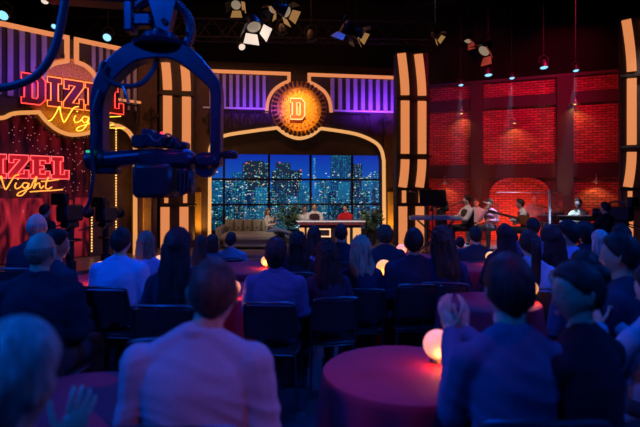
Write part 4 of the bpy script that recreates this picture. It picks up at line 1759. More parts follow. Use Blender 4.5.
# left
seat(41, 234, 3.15, 'bald man in a dark suit jacket seen from behind', hair='rim', hair_c=(.25, .17, .14), top_c=(.025, .03, .05), wide=1.12, vox=.011, headk=1.05, extra_top='collar',
     chair_lab='dark chair under the bald man in the dark suit')
seat(37, 215, 4.9, 'bald older man sitting beyond the bald suited man', hair='rim', hair_c=(.3, .28, .28), top_c=(.03, .03, .05), headk=1.08, chair_lab='dark chair beyond the bald suited man')
seat(57, 229, 4.0, 'dark haired man with face turned right beside the bald suited man', hair='short', hair_c=BLK, top_c=(.03, .035, .06), rz=R(-30), head_rz=R(-25),
     chair_lab='dark chair beside the bald suited man')
seat(121, 228, 4.35, 'man in a bright blue shirt with short dark hair, left of the light-blue-topped woman', hair='short', hair_c=BLK, top_c=(.25, .45, .8), wide=1.08, rz=R(-6), extra_top='collar',
     chair_lab='dark chair under the man in the bright blue shirt')
seat(146, 230, 4.9, 'woman in a light blue top with hair to her shoulders', hair='bob', hair_c=(.16, .12, .10), top_c=(.2, .34, .7), female=True, rz=R(8),
     chair_lab='dark chair under the woman in the light blue top')
seat(178, 227, 3.55, 'woman with very long straight dark hair down her back', hair='long', hair_c=(.022, .018, .02), top_c=(.03, .03, .06), female=True, vox=.011, headk=1.05,
     rz=R(-4), chair_lab='dark chair under the woman with very long straight hair')
seat(201, 234, 5.8, 'dark haired woman with a small white clip, left of a shorter-haired neighbour', hair='long', hair_c=BLK, top_c=(.05, .07, .14), female=True,
     chair_lab='dark chair under the woman with the white clip')
seat(212.5, 233, 6.3, 'woman with shoulder-length dark hair beside the teal-shirted man', hair='bob', hair_c=BLK, top_c=(.05, .08, .14), female=True,
     chair_lab='dark chair under the woman beside the teal shirt')
seat(231, 232, 6.5, 'man in a teal blue shirt sitting before the grey sofa', hair='short', hair_c=BLK, top_c=(.12, .28, .42), chair_lab='dark chair under the man in the teal shirt')
seat(276, 237, 3.95, 'man in a blue blazer with dark wavy hair', hair='full', hair_c=BLK, top_c=(.06, .10, .24), vox=.011, wide=1.05, extra_top='collar', rz=R(-5),
     chair_lab='dark chair under the man in the blue blazer')
# centre
seat(298, 230, 5.4, 'woman with a long dark mane sitting below the host desk corner', hair='curly', hair_c=BLK, top_c=(.03, .03, .06), female=True, chair_lab='dark chair below the left desk corner')
seat(314, 225, 5.9, 'woman with dark hair and a bright blue sleeve below the desk', hair='long', hair_c=BLK, top_c=(.2, .28, .7), female=True, chair_lab='dark chair under the bright blue sleeve')
seat(327, 238, 4.2, 'woman with reddish wavy hair leaning behind the blue blazer', hair='curly', hair_c=(.05, .022, .02), top_c=(.05, .04, .08), female=True, vox=.012, rz=R(14),
     chair_lab='dark chair under the woman with reddish wavy hair')
seat(341, 224, 6.1, 'dark suited man centred before the host desk', hair='short', hair_c=BLK, top_c=(.03, .035, .06), wide=1.1, chair_lab='dark chair centred before the host desk')
seat(361, 233, 4.55, 'woman with long blonde hair and a dark dress', hair='curly', hair_c=(.40, .32, .24), top_c=(.03, .035, .09), female=True, vox=.011, headk=.95,
     chair_lab='dark chair under the blonde woman')
seat(385, 224, 6.0, 'curly dark haired man in a dark jacket right of the desk', hair='afro', hair_c=BRN, top_c=(.03, .035, .06), wide=1.08, chair_lab='dark chair right of the desk end')
seat(414, 229, 4.55, 'man with a broad dark jacket beside the amber globe', hair='short', hair_c=BLK, top_c=(.035, .045, .09), wide=1.16, vox=.011, headk=1.04, head_rz=R(-14), extra_top='collar',
     chair_lab='dark chair under the broad dark jacket')
seat(443, 224, 4.5, 'woman with long wavy brown hair leaning toward the broad dark jacket', hair='curly', hair_c=(.06, .035, .025), top_c=(.03, .04, .11), female=True, vox=.011, lean=R(-4),
     headroll=R(-8), rz=R(-10), chair_lab='dark chair under the woman with long wavy brown hair')
seat(475.5, 227, 6.2, 'dark suited man below the keyboard player', hair='short', hair_c=BLK, top_c=(.03, .03, .05), wide=1.05, chair_lab='dark chair below the keyboard player')
# right
seat(505, 223, 5.2, 'woman with long black hair below the guitarist', hair='long', hair_c=BLK, top_c=(.02, .02, .04), female=True, chair_lab='dark chair below the guitarist')
seat(529, 230, 4.35, 'woman in a pale blue shirt with a dark ponytail', hair='pony', hair_c=BLK, top_c=(.3, .5, .8), female=True, vox=.011, headk=1.08, wide=1.1,
     chair_lab='dark chair under the ponytail woman in pale blue')
seat(551, 224, 4.6, 'woman with long black hair between two pale blue shirts', hair='long', hair_c=BLK, top_c=(.03, .035, .07), female=True, headk=1.05, chair_lab='dark chair between the two pale blue shirts')
seat(568, 221, 4.9, 'man in a bright blue shirt with face turned left', hair='short', hair_c=BLK, top_c=(.2, .4, .85), rz=R(22), head_rz=R(20), wide=1.0, headk=1.05,
     chair_lab='dark chair under the right-hand bright blue shirt')
seat(585, 221, 5.5, 'dark haired person right of the bright blue shirt', hair='full', hair_c=BLK, top_c=(.03, .035, .06), chair_lab='dark chair right of the bright blue shirt')
seat(600, 229, 5.2, 'person with pale blonde hair lit blue', hair='bob', hair_c=(.5, .45, .42), top_c=(.04, .05, .09), female=True, chair_lab='dark chair under the pale blonde person')
seat(621, 224, 5.4, 'dark haired man close to the far light tower', hair='full', hair_c=BLK, top_c=(.03, .03, .05), chair_lab='dark chair close to the far light tower')
seat(533, 218, 6.6, 'dark haired man directly under the guitarist\'s knees', hair='short', hair_c=BLK, top_c=(.06, .09, .25), chair_lab='dark chair directly under the guitarist')
seat(513, 231, 7.3, 'person with short dark hair between the ponytail and the singer', hair='short', hair_c=BLK, top_c=(.03, .04, .08), chair_lab='dark chair far behind the ponytail')
seat(460, 236, 7.0, 'person with hair pinned up beyond the long wavy brown hair', hair='bun', hair_c=BLK, top_c=(.05, .07, .16), female=True, chair_lab='dark chair beyond the long wavy brown hair')
# two empty chairs the photo shows
chair((78 - 320) / F_PX * 2.75, 2.75, R(-28), 'empty dark chair turned at the table in the lower left', 1.0)
chair((176 - 320) / F_PX * 2.9, 2.85, R(12), 'empty dark chair in shade behind the man in the lavender shirt')

# ================================================================== stage people
ST = dict(group='people on stage', base_z=STG)


def onstage(px, ytop, d, label, seated=True, **kw):
    hz = CAM_Z + (HOR - ytop) / F_PX * d
    x = (px - 320) / F_PX * d
    kk = dict(ST)
    kk.update(kw)
    return person((x, d), label, hz=hz, seated=seated, vox=.014, **kk)


WHT = (.72, .70, .70)
onstage(314.5, 203.5, 13.5, 'host in a white shirt and dark waistcoat behind the desk', top_c=WHT, vest=(.05, .012, .02), hair='short', hair_c=BRN, rz=PI, arms='table', wide=1.05)
onstage(304.5, 205.5, 13.9, 'man in white sitting behind the host at the desk', top_c=WHT, hair='short', hair_c=BRN, rz=PI + R(20), arms='table', skin='tan')
onstage(346, 205, 13.5, 'guest in a bright red jacket at the right of the desk', top_c=(.62, .02, .03), hair='short', hair_c=BLK, rz=PI - R(35), arms='table', wide=1.08)
onstage(271, 209, 13.2, 'woman in a white top reclining on the sofa with crossed legs', top_c=(.66, .64, .58), leg_c=(.10, .14, .3), hair='bob', hair_c=(.22, .12, .06), female=True, rz=R(-125), lean=R(-14),
        custom={'legs': (((-.10, .44, .55), (.02, .80, .34)), ((.10, .45, .60), (.0, .86, .52))),
                'arms': (((.22, .10, .74), (.05, .27, .78), (-.6, .6, .2), (0, -1, 0), .5), ((.28, -.06, .80), (.20, .10, 1.0), (-.5, .2, .8), (-1, 0, 0), .6))})
onstage(467.5, 196, 12.6, 'bearded keyboard player in a waistcoat with white sleeves', top_c=WHT, vest=(.06, .05, .05), hair='short', hair_c=BLK, rz=R(100), arms='table', head_rz=R(-10), wide=1.05)
onstage(476.5, 199, 13.9, 'musician in a white tee behind the bearded keyboard player', top_c=WHT, sleeve='short', hair='short', hair_c=BRN, rz=R(150), arms='lap', skin='tan')
onstage(490, 199.5, 13.0, 'singer in a pink dress with both hands near her chin', top_c=(.55, .22, .25), leg_c=(.05, .04, .06), hair='full', hair_c=(.12, .06, .04), female=True, rz=R(140), arms='chin')
onstage(527, 199.5, 12.2, 'guitarist in a white shirt and dark waistcoat leaning forward', top_c=WHT, vest=(.05, .04, .05), hair='short', hair_c=BLK, skin='tan', rz=R(75), lean=R(12),
        custom={'arms': (((.27, .10, .74), (.10, .26, .68), (-.9, .5, -.3), (0, -1, 0), .6), ((.27, .20, .78), (.38, .36, .80), (-.2, .3, 1), (0, -1, 0), 1.0))})
onstage(579, 199, 12.0, 'musician in a white and yellow top at the far keyboards', top_c=(.65, .60, .35), hair='short', hair_c=BRN, rz=R(110), arms='table', head_rz=R(20))
onstage(441, 190, 12.6, 'dark clad woman standing behind the white keyboard', seated=False, top_c=(.03, .03, .035), hair='full', hair_c=BLK, rz=R(150), female=True, arms='table')
onstage(534.5, 194, 13.6, 'drummer in a pale pink shirt behind the guitarist', top_c=(.55, .3, .32), hair='short', hair_c=(.3, .12, .1), rz=R(170), arms='table')
# crew, standing in front of the stage
person((P(44, 0, 7.4).x, 7.4), 'camera operator in black standing before the crimson screen', hz=CAM_Z + (HOR - 204) / F_PX * 7.4, seated=False, hair='short', hair_c=BLK, top_c=(.02, .02, .025),
       rz=R(-20), arms='down', group='camera crew')
person((P(606, 0, 8.6).x, 8.6), 'camera operator in black beside the far light tower', hz=CAM_Z + (HOR - 202) / F_PX * 8.6, seated=False, hair='short', hair_c=BLK, top_c=(.02, .02, .025),
       rz=R(30), arms='table', group='camera crew')

# ================================================================== stage furniture
# desk
dl, dr = P(297.5, 0, 13.0).x, P(364, 0, 13.0).x
dk = thing('host_desk', ((dl + dr) / 2, 13.0, STG), 'host desk with a dark top, white rim and glowing orange front panels', 'desk')
zt = CAM_Z + (HOR - 220.5) / F_PX * 12.7
dcx = (dl + dr) / 2
mb = MB()
mb.box((dcx, 13.05, zt - .03), (dr - dl, .75, .06), None, None, .02)
mb.build('desktop', 'desk_top', dk)
mb = MB()
mb.box((dcx, 12.672, zt - .02), (dr - dl + .01, .02, .035))
tag(mb.build('edge_trim', 'desk_edge', dk), 'white rim along the desktop front')
mb = MB()
mb.box((dcx, 12.69, zt - .085), (dr - dl - .04, .04, .05))
mb.build('edge_strip', 'desk_red', dk)
mb = MB()
mb.box((dcx, 12.95, (zt - .11 + STG) / 2), (dr - dl - .2, .42, zt - .11 - STG), None, None, .01)
mb.build('desk_body', 'desk_dark', dk)
for px, wd in ((301.8, .13), (308, .06), (348.5, .07), (357, .20), (336, .02), (314, .02)):
    mb = MB()
    u = P(px, 0, 12.7).x
    mb.box((u, 12.73, (zt - .17 + STG) / 2), (wd, .04, zt - .20 - STG), None, None, .008)
    mb.build('front_panel', 'cream_strip' if wd > .04 else 'desk_red', dk)
mb = MB()
for cx, zc, w_, h_ in ((0, 0, .30, .03), (0, -.18, .30, .03), (-.14, -.09, .03, .2), (.14, -.09, .03, .2)):
    mb.box((P(324.5, 0, 12.7).x + cx, 12.72, zt - .22 + zc), (w_, .03, h_))
tag(mb.build('front_emblem', 'letter_edge', dk), 'small lit rectangular emblem on the desk front')

# sofa
sl, sr = P(225, 0, 13.2).x, P(276, 0, 12.9).x
sf = thing('sofa', ((sl + sr) / 2, 13.1, STG), 'long grey beige tufted sofa in front of the city window', 'sofa')
zs_ = CAM_Z + (HOR - 234) / F_PX * 12.6
zb_ = CAM_Z + (HOR - 219.5) / F_PX * 13.6
mb = MB()
mb.box(((sl + sr) / 2, 12.95, zs_ - .09), (sr - sl, 1.0, .20), None, None, .07)
mb.build('seat_cushion', 'sofa_fabric', sf)
mb = MB()
mb.box(((sl + sr) / 2 + .03, 12.98, STG + .14), (sr - sl - .1, .9, .18), None, None, .03)
mb.build('sofa_base', 'sofa_fabric', sf)
bl_ = P(226, 0, 13.6).x
br_ = P(262, 0, 13.6).x + .25
for i in range(5):
    w1 = (br_ - bl_) / 5
    mb = MB()
    vs, fs = [], []
    nx, nz = 8, 8
    for j in range(nz + 1):
        for ii in range(nx + 1):
            u, v = ii / nx, j / nz
            q_ = (math.sin(PI * u) * math.sin(PI * v)) ** .35
            bt = -.05 * sum(math.exp(-(((u - a) / .09) ** 2 + ((v - b) / .09) ** 2)) for a in (.5,) for b in (.35, .68))
            vs.append((bl_ + w1 * (i + u), 13.52 - .10 * q_ - bt, zs_ - .05 + (zb_ - zs_ + .05) * v))
    n1 = len(vs)
    vs += [(a, 13.62, c) for a, b, c in vs]
    for off in (0, n1):
        for j in range(nz):
            for ii in range(nx):
                a = off + j * (nx + 1) + ii
                fs.append((a, a + 1, a + nx + 2, a + nx + 1))
    ring = [ii for ii in range(nx + 1)] + [j * (nx + 1) + nx for j in range(1, nz + 1)] + [nz * (nx + 1) + ii for ii in range(nx - 1, -1, -1)] + [j * (nx + 1) for j in range(nz - 1, 0, -1)]
    for a, b in zip(ring, ring[1:] + ring[:1]): fs.append((a, b, b + n1, a + n1))
    mb.add(vs, fs)
    mb.build('back_cushion', 'sofa_fabric', sf)
mb = MB()
mb.box((sl - .06, 13.1, STG + .3), (.16, .95, .50), None, None, .06)
mb.build('armrest', 'sofa_fabric', sf)
for x_ in (sl + .1, sr - .1):
    for y_ in (12.6, 13.4):
        mb = MB()
        mb.tube([(x_, y_, STG), (x_, y_, STG + .07)], .02, 8)
        mb.build('leg', 'sofa_dark', sf)


# potted plants
def plant(px, ptop, d, label, pale=True, spread=.34, n=34):
    x = (px - 320) / F_PX * d
    zt_ = CAM_Z + (HOR - ptop) / F_PX * d
    t = thing('potted_plant', (x, d, STG), label, 'plant', 'potted plants beside the desk')
    mb = MB()
    mb.lathe([(0, 0), (.12, 0), (.16, .30), (.17, .32), (.15, .32), (.14, .28), (0, .28)], (x, d, STG), 20)
    mb.build('pot', 'pot_dark', t)
    rn = random.Random(int(px))
    st, lf = MB(), MB()
    for i in range(n):
        a = rn.uniform(0, 2 * PI)
        hgt = rn.uniform(.45, 1) * (zt_ - STG - .3)
        sp = spread * rn.uniform(.35, 1)
        base = Vector((x + .04 * math.cos(a), d + .04 * math.sin(a), STG + .28))
        tip = base + Vector((math.cos(a) * sp, math.sin(a) * sp, hgt))
        mid = base.lerp(tip, .55) + Vector((0, 0, hgt * .18))
        path = smooth_path([base, mid, tip], 5)
        st.tube(path, .005, 4)
        for k in range(3, len(path)):
            for s_ in (-1, 1):
                c = path[k]
                dr_ = Vector((math.cos(a + s_ * 1.2) * .8, math.sin(a + s_ * 1.2) * .8, .25 + rn.uniform(-.5, .5))).normalized()
                L_ = rn.uniform(.09, .16)
                sd_ = dr_.cross(Vector((0, 0, 1))).normalized() * L_ * .26
                m1 = c + dr_ * L_ * .5 + Vector((0, 0, .012))
                tp = c + dr_ * L_ - Vector((0, 0, .02))
                up = Vector((0, 0, .004))
                lf.add([c, m1 + sd_, tp, m1 - sd_, m1 + up * 2], [(0, 1, 4), (1, 2, 4), (2, 3, 4), (3, 0, 4)])
    st.build('stem', 'leaf_green', t)
    o = lf.build('foliage', 'leaf_pale' if pale else 'leaf_green', t)
    o['kind'] = 'stuff'
    return t


plant(289, 205, 13.9, 'leafy potted plant between the sofa and the desk')
plant(371, 210, 13.6, 'leafy potted plant at the right end of the desk by the arch', True, .30)

# keyboard on a stand
kl, kr = P(411, 0, 11.9), P(458, 0, 12.2)
zk = CAM_Z + (HOR - 218) / F_PX * 12
kb = thing('stage_keyboard', ((kl.x + kr.x) / 2, 12.0, STG), 'long white stage keyboard on a folding stand by the brick wall', 'keyboard')
mb = MB()
mb.box(((kl.x + kr.x) / 2, 12.05, zk), (kr.x - kl.x, .32, .09), None, None, .015)
mb.build('case', 'key_body', kb)
mb = MB()
kw_ = (kr.x - kl.x - .12) / 36
for i in range(36):
    mb.box((kl.x + .06 + kw_ * (i + .5), 12.13, zk + .052), (kw_ * .9, .14, .014))
o = mb.build('keys', 'key_white', kb)
mb = MB()
for i in range(14):
    mb.box((kl.x + .1 + (kr.x - kl.x - .2) * i / 13, 11.886, zk), (.035, .01, .03))
mb.build('panel_button', 'key_white', kb)
for s_ in (-1, 1):
    mb = MB()
    cx = (kl.x + kr.x) / 2
    mb.tube([(cx - s_ * .42, 11.95 + .05 * s_, zk - .05), (cx + s_ * .42, 11.95 + .05 * s_, STG + .01)], .02, 8)
    mb.build('stand_leg', 'metal_dark', kb)
# dark synth rack and music stand over the keyboard
t = thing('music_stand', (P(433, 0, 11.7).x, 11.7, STG), 'black music stand in front of the dark clad woman', 'music stand')
x_ = P(433, 0, 11.7).x
mb = MB()
mb.box((x_, 11.72, 1.42), (.62, .03, .38), Matrix.Rotation(R(-18), 3, 'X'), None, .01)
mb.build('desk_plate', 'can_black', t)
mb = MB()
mb.tube([(x_, 11.74, STG + .2), (x_, 11.74, 1.40)], .014, 8)
mb.build('pole', 'metal_dark', t)
for k in range(3):
    a = 2 * PI * k / 3 + .4
    mb = MB()
    mb.tube([(x_, 11.74, STG + .28), (x_ + .26 * math.cos(a), 11.74 + .26 * math.sin(a), STG + .01)], .010, 6)
    mb.build('leg', 'metal_dark', t)


def mic_stand(px, ptop, d, label, boom=(.3, 0, .1)):
    x = (px - 320) / F_PX * d
    z = CAM_Z + (HOR - ptop) / F_PX * d
    t = thing('microphone_stand', (x, d, STG), label, 'microphone', 'microphone stands of the band')
    mb = MB()
    mb.lathe([(0, 0), (.13, 0), (.13, .015), (.02, .03), (0, .03)], (x, d, STG), 18)
    mb.build('base', 'metal_dark', t)
    mb = MB()
    mb.tube([(x, d, STG + .02), (x, d, z)], .010, 6)
    mb.build('pole', 'metal_grey', t)
    mb = MB()
    e = Vector((x, d, z)) + Vector(boom)
    mb.tube([Vector((x, d, z)) - Vector(boom) * .3, e], .008, 6)
    mb.build('boom_arm', 'metal_dark', t)
    mb = MB()
    dd = Vector(boom).normalized()
    mb.caps(e, e + dd * .12, .014, .018, 8)
    mb.sphere(e + dd * .15, .028, 10, 8)
    mb.build('microphone', 'metal_grey', t)


mic_stand(426, 195, 11.9, 'microphone stand at the left end of the white keyboard', (-.22, 0, .05))
mic_stand(452, 206, 12.0, 'microphone stand between the keyboard and the bearded player', (.18, .1, .06))
mic_stand(497, 205, 12.5, 'microphone stand before the singer in pink', (-.15, .1, .04))

# guitar
g = thing('electric_guitar', P(524, 221, 11.86), 'dark reddish guitar held across the knees of the guitarist', 'guitar')
gc = P(524, 220, 11.84)
G = Matrix.Rotation(R(14), 3, 'Y')
mb = MB()
outl = []
for k in range(40):
    a = 2 * PI * k / 40
    r_ = .14 * (1 + .18 * math.cos(2 * a)) * (1 - .10 * math.exp(-((math.sin(a) ** 2 - 1) / .1) ** 2))
    outl.append((r_ * math.cos(a) * 1.1, r_ * math.sin(a)))
vs = [gc + G @ Vector((a, y_, b)) for y_ in (-.025, .025) for a, b in outl]
fs = [tuple(range(39, -1, -1)), tuple(range(40, 80))] + [(i, (i + 1) % 40, 40 + (i + 1) % 40, 40 + i) for i in range(40)]
mb.add(vs, fs)
mb.build('guitar_body', 'wood_guitar', g)
mb = MB()
mb.box(gc + G @ Vector((-.42, -.03, 0)), (.60, .025, .05), G)
mb.build('neck', 'set_brown', g)
mb = MB()
mb.box(gc + G @ Vector((-.78, -.03, 0)), (.18, .022, .085), G, None, .01)
mb.build('headstock', 'set_brown', g)

# drum kit behind the screen
dr_x, dr_y = P(533, 0, 12.9).x, 12.75


def drum(px, py, d, r, h, label, axis=(0, 0, 1), name='drum', m='drum_red'):
    c = P(px, py, d)
    t = thing(name, (c.x, c.y, STG), label, 'drum', 'drum kit pieces')
    mb = MB()
    mb.lathe([(r * .96, 0), (r, .0), (r, h), (r * .96, h)], c, 24, axis=axis)
    mb.build('shell', m, t)
    a = Vector(axis).normalized()
    mb = MB()
    mb.lathe([(0, -.004), (r * .97, -.004), (r * .97, .0), (0, 0)], c + a * (h + .004), 24, axis=axis)
    mb.lathe([(0, -.004), (r * .97, -.004), (r * .97, .0), (0, 0)], c - a * .001, 24, axis=axis)
    mb.build('drumhead', 'drum_skin', t)
    for hh in (0, h):
        mb = MB()
        mb.lathe([(r * 1.03, -.012), (r * 1.05, 0), (r * 1.03, .012), (r * .99, 0), (r * 1.03, -.012)], c + a * hh, 24, axis=axis)
        mb.build('hoop', 'metal_grey', t)
    for k in range(3):
        aa = 2 * PI * k / 3
        mb = MB()
        p = c + Vector((math.cos(aa) * r * .8, math.sin(aa) * r * .8, 0))
        mb.tube([p + Vector((0, 0, -.02 if axis[2] > .5 else 0)), (p.x + .08 * math.cos(aa), p.y + .08 * math.sin(aa), STG + .01)], .010, 6)
        mb.build('leg', 'metal_grey', t)


drum(545, 222, 12.6, .19, .17, 'small red snare drum behind the guitarist')
drum(555, 224, 12.7, .22, .30, 'red floor drum beside the acrylic screen post')
for px, py, lab in ((541, 206, 'brass cymbal tilted behind the guitarist'), (558, 209, 'brass cymbal right of the acrylic screen post')):
    c = P(px, py, 12.9)
    t = thing('cymbal', (c.x, c.y, STG), lab, 'cymbal', 'cymbals')
    mb = MB()
    mb.lathe([(0, .03), (.03, .028), (.05, .012), (.20, -.008), (.20, -.011), (.05, .006), (0, .02)], c, 28, axis=(.15, -.2, 1))
    mb.build('cymbal_plate', 'brass', t)
    mb = MB()
    mb.tube([(c.x, c.y, STG + .25), (c.x, c.y, c.z + .03)], .010, 6)
    mb.build('pole', 'metal_grey', t)
    for k in range(3):
        aa = 2 * PI * k / 3
        mb = MB()
        mb.tube([(c.x, c.y, STG + .3), (c.x + .22 * math.cos(aa), c.y + .22 * math.sin(aa), STG + .01)], .010, 6)
        mb.build('leg', 'metal_grey', t)
# acrylic drum screen
t = thing('drum_screen', (P(533, 0, 12.4).x, 12.4, STG), 'clear acrylic drum screen with a pale metal post', 'screen')
for a, b, y0, y1 in ((496, 522, 12.75, 12.4), (522, 549.5, 12.4, 12.3), (549.5, 562, 12.3, 12.6)):
    A_, B_ = P(a, 192.5, y0), P(b, 192.5, y1)
    zt2 = CAM_Z + (HOR - 192.5) / F_PX * 12.3
    d_ = B_ - A_
    ang = math.atan2(d_.y, d_.x)
    mb = MB()
    mb.box(((A_.x + B_.x) / 2, (A_.y + B_.y) / 2, (STG + .01 + zt2) / 2), (math.hypot(d_.x, d_.y) - .02, .008, zt2 - STG - .01), Matrix.Rotation(ang, 3, 'Z'))
    mb.build('acrylic_panel', 'acrylic', t, smooth=False)
    mb = MB()
    mb.tube([(A_.x, A_.y, zt2), (B_.x, B_.y, zt2)], .010, 6)
    mb.build('top_rail', 'metal_grey', t)
mb = MB()
xx = P(549.5, 0, 12.28).x
mb.box((xx, 12.28, (STG + 1.62) / 2 + .0), (.05, .05, 1.62 - STG), None, None, .008)
mb.build('screen_post', 'drum_skin', t)

# far keyboards and rack in front of the yellow-topped musician
t = thing('synth_rack', (P(572, 0, 11.3).x, 11.3, STG), 'dark keyboard rack before the musician in the white and yellow top', 'keyboard')
cx = P(575, 0, 11.3).x
mb = MB()
mb.box((cx, 11.3, .98), (.8, .34, .10), None, None, .02)
mb.build('case', 'can_black', t)
mb = MB()
for i in range(30):
    mb.box((cx - .365 + i * .025, 11.2, 1.037), (.022, .14, .012))
mb.build('keys', 'key_white', t)
for s_ in (-1, 1):
    mb = MB()
    mb.tube([(cx - s_ * .3, 11.25 + s_ * .03, .93), (cx + s_ * .3, 11.25 + s_ * .03, STG + .01)], .018, 8)
    mb.build('stand_leg', 'metal_dark', t)


# ================================================================== studio cameras
def tv_camera(px, py, d, label, yaw=0.0, ped_w=.35):
    c = P(px, py, d)
    t = thing('studio_camera', (c.x, d, 0), label, 'camera', 'pedestal cameras')
    Rz = Matrix.Rotation(yaw, 3, 'Z')
    at = lambda x, y, z: c + Rz @ Vector((x, y, z))
    mb = MB()
    mb.box(at(0, 0, 0), (.20, .42, .26), Rz, None, .03)
    mb.build('camera_body', 'jib_black', t)
    mb = MB()
    mb.lathe([(0, 0), (.07, 0), (.08, .05), (.07, .16), (.10, .20), (.10, .25), (.08, .25), (.07, .22), (0, .22)], at(0, .2, 0), 20, axis=Rz @ Vector((0, 1, 0)))
    mb.build('lens', 'can_black', t)
    mb = MB()
    mb.box(at(0, -.22, .22), (.26, .10, .18), Rz, None, .015)
    mb.build('viewfinder', 'can_black', t)
    mb = MB()
    mb.tube([at(-.05, -.1, .13), at(-.05, -.1, .22), at(-.05, .15, .22), at(-.05, .15, .13)], .014, 6)
    mb.build('handle', 'metal_dark', t)
    mb = MB()
    mb.box(at(0, 0, -.18), (.16, .26, .10), Rz, None, .02)
    mb.build('pan_head', 'metal_dark', t)
    for s_ in (-1, 1):
        mb = MB()
        mb.tube([at(s_ * .08, -.1, -.18), at(s_ * .22, -.45, -.26)], .012, 6)
        mb.build('pan_bar', 'metal_dark', t)
    mb = MB()
    mb.lathe([(.0, 0), (.09, 0), (.09, c.z * .3), (.06, c.z * .32), (.06, c.z - .23), (0, c.z - .23)], (c.x, d, .12), 18)
    mb.build('pedestal_column', 'metal_dark', t)
    mb = MB()
    mb.lathe([(.17, -.014), (.184, 0), (.17, .014), (.156, 0), (.17, -.014)], (c.x, d, c.z - .42), 24)
    mb.build('steering_ring', 'metal_dark', t)
    for k in range(3):
        a = 2 * PI * k / 3 + .5
        mb = MB()
        mb.tube([(c.x, d, .22), (c.x + ped_w * math.cos(a), d + ped_w * math.sin(a), .08)], .035, 8)
        mb.lathe([(0, -.03), (.06, -.03), (.06, .03), (0, .03)], (c.x + ped_w * math.cos(a), d + ped_w * math.sin(a), .062), 14, axis=(math.sin(a), -math.cos(a), 0))
        mb.build('leg', 'can_black', t)


tv_camera(70, 213, 7.9, 'black studio camera on a pedestal in front of the crimson screen', R(-12))
tv_camera(106, 214, 9.1, 'black studio camera between the bulb strings and the bright blue shirt', R(-10))
tv_camera(620, 214, 9.2, 'black studio camera before the far light tower', R(35))

# ================================================================== camera crane head in the upper left
J = 4.0
jb = thing('camera_crane_head', P(150, 190, J), 'blue-lit remote camera crane head hanging in the upper left', 'camera crane')


def strap(path, wd, dp, name, m, lab=None, d=J):
    """bent plate: width in the picture plane, depth along the view"""
    fr = Fr((P(0, 0, d).x, d), (P(640, 0, d).x, d))
    mb = MB()
    pts = [(p[0] / F_PX * d, CAM_Z + (HOR - p[1]) / F_PX * d) for p in path]
    fr.ribbon(mb, pts, wd, -dp / 2, dp / 2)
    o = mb.build(name, m, jb, smooth=False)
    md = o.modifiers.new('b', 'BEVEL')
    md.width = .012
    md.segments = 2
    if lab: o['label'] = lab
    return o


_yk = [(100, 162, .10), (100, 135, .10), (100, 110, .105), (102, 95, .12), (108, 80, .14), (118, 67, .15), (134, 55, .155), (152, 51, .155), (172, 51, .155), (188, 58, .145),
       (202, 71, .125), (213, 83, .10), (217, 93, .085), (217, 120, .08), (216.5, 166, .08)]
_sm = smooth_path([Vector(v) for v in _yk], 3)
strap([(v.x, v.y) for v in _sm], [v.z for v in _sm], .15, 'yoke', 'jib_blue')
# lower cross bar and head
mb = MB()
a_, b_ = P(97, 159, J), P(150, 158, J)
mb.tube([P(88, 160, J), P(110, 160, J), P(140, 156.5, J), P(152, 156, J)], [.075, .068, .060, .055], 16)
mb.build('tilt_tube', 'jib_blue', jb)
mb = MB()
c = P(168, 159, J)
mb.box(c, (.42, .22, .145), None, None, .04)
mb.build('camera_cradle', 'jib_blue', jb)
mb = MB()
mb.box(P(208, 161, J), (.20, .18, .13), None, None, .04)
mb.lathe([(0, -.05), (.075, -.05), (.075, .05), (0, .05)], P(206, 168, J), 24, axis=(0, -1, 0))
mb.build('tilt_motor', 'jib_blue', jb)
mb = MB()
mb.box(P(230, 155, J), (.12, .10, .06), None, None, .015)
mb.build('control_box', 'jib_black', jb)
mb = MB()
mb.lathe([(0, -.06), (.085, -.06), (.09, -.04), (.09, .06), (0, .06)], P(99, 160, J), 28, axis=(-1, 0, 0))
mb.build('tilt_motor', 'jib_black', jb)
mb = MB()
mb.box(P(90, 151.5, J - .1), (.06, .02, .018), None, None, .004)
mb.build('status_light', 'led_green', jb)
mb = MB()
mb.box(P(158, 181, J), (.30, .34, .26), None, None, .03)
mb.build('camera_body', 'jib_black', jb)
mb = MB()
mb.lathe([(0, 0), (.085, 0), (.09, .10), (.085, .28), (.115, .34), (.115, .42), (.09, .42), (.08, .38), (0, .38)], P(160, 183, J + .15), 24, axis=(.05, 1, -.02))
mb.build('lens', 'can_black', jb)
mb = MB()
mb.box(P(187, 181, J), (.11, .2, .20), None, None, .02)
for k in range(4):
    mb.tube([P(181 + k * 4, 172, J - .12), P(180 + k * 4, 195 - k * 3, J - .14)], .008, 6)
mb.build('lens_drive', 'jib_black', jb)
mb = MB()
mb.box(P(108, 171, J), (.16, .14, .05), None, None, .012)
mb.build('counterweight', 'jib_black', jb)
# electronics on top of the cradle
for (px, py, w_, h_, m) in ((141, 142, .10, .10, 'jib_black'), (150, 139, .09, .13, 'jib_blue'), (160, 141, .09, .11, 'jib_blue'), (170, 143, .08, .09, 'jib_black'), (182, 146, .10, .06, 'jib_black')):
    mb = MB()
    mb.box(P(px, py, J), (w_, .14, h_), None, None, .012)
    mb.build('electronics_box', m, jb)
for (px, py) in ((134, 138), (145, 131), (156, 135), (176, 140)):
    mb = MB()
    c = P(px, py, J)
    mb.lathe([(0, 0), (.022, 0), (.025, .03), (.012, .05), (0, .05)], c - Vector((0, 0, .03)), 12)
    mb.build('knob', 'jib_blue', jb)
mb = MB()
mb.sphere(P(162, 133.5, J - .05), .014, 10, 8)
mb.build('tally_light', 'led_red', jb)
mb = MB()
mb.tube(smooth_path([P(140, 146, J - .1), P(146, 134, J - .12), P(156, 142, J - .13), P(168, 134, J - .1), P(180, 146, J - .1)], 6), .009, 6)
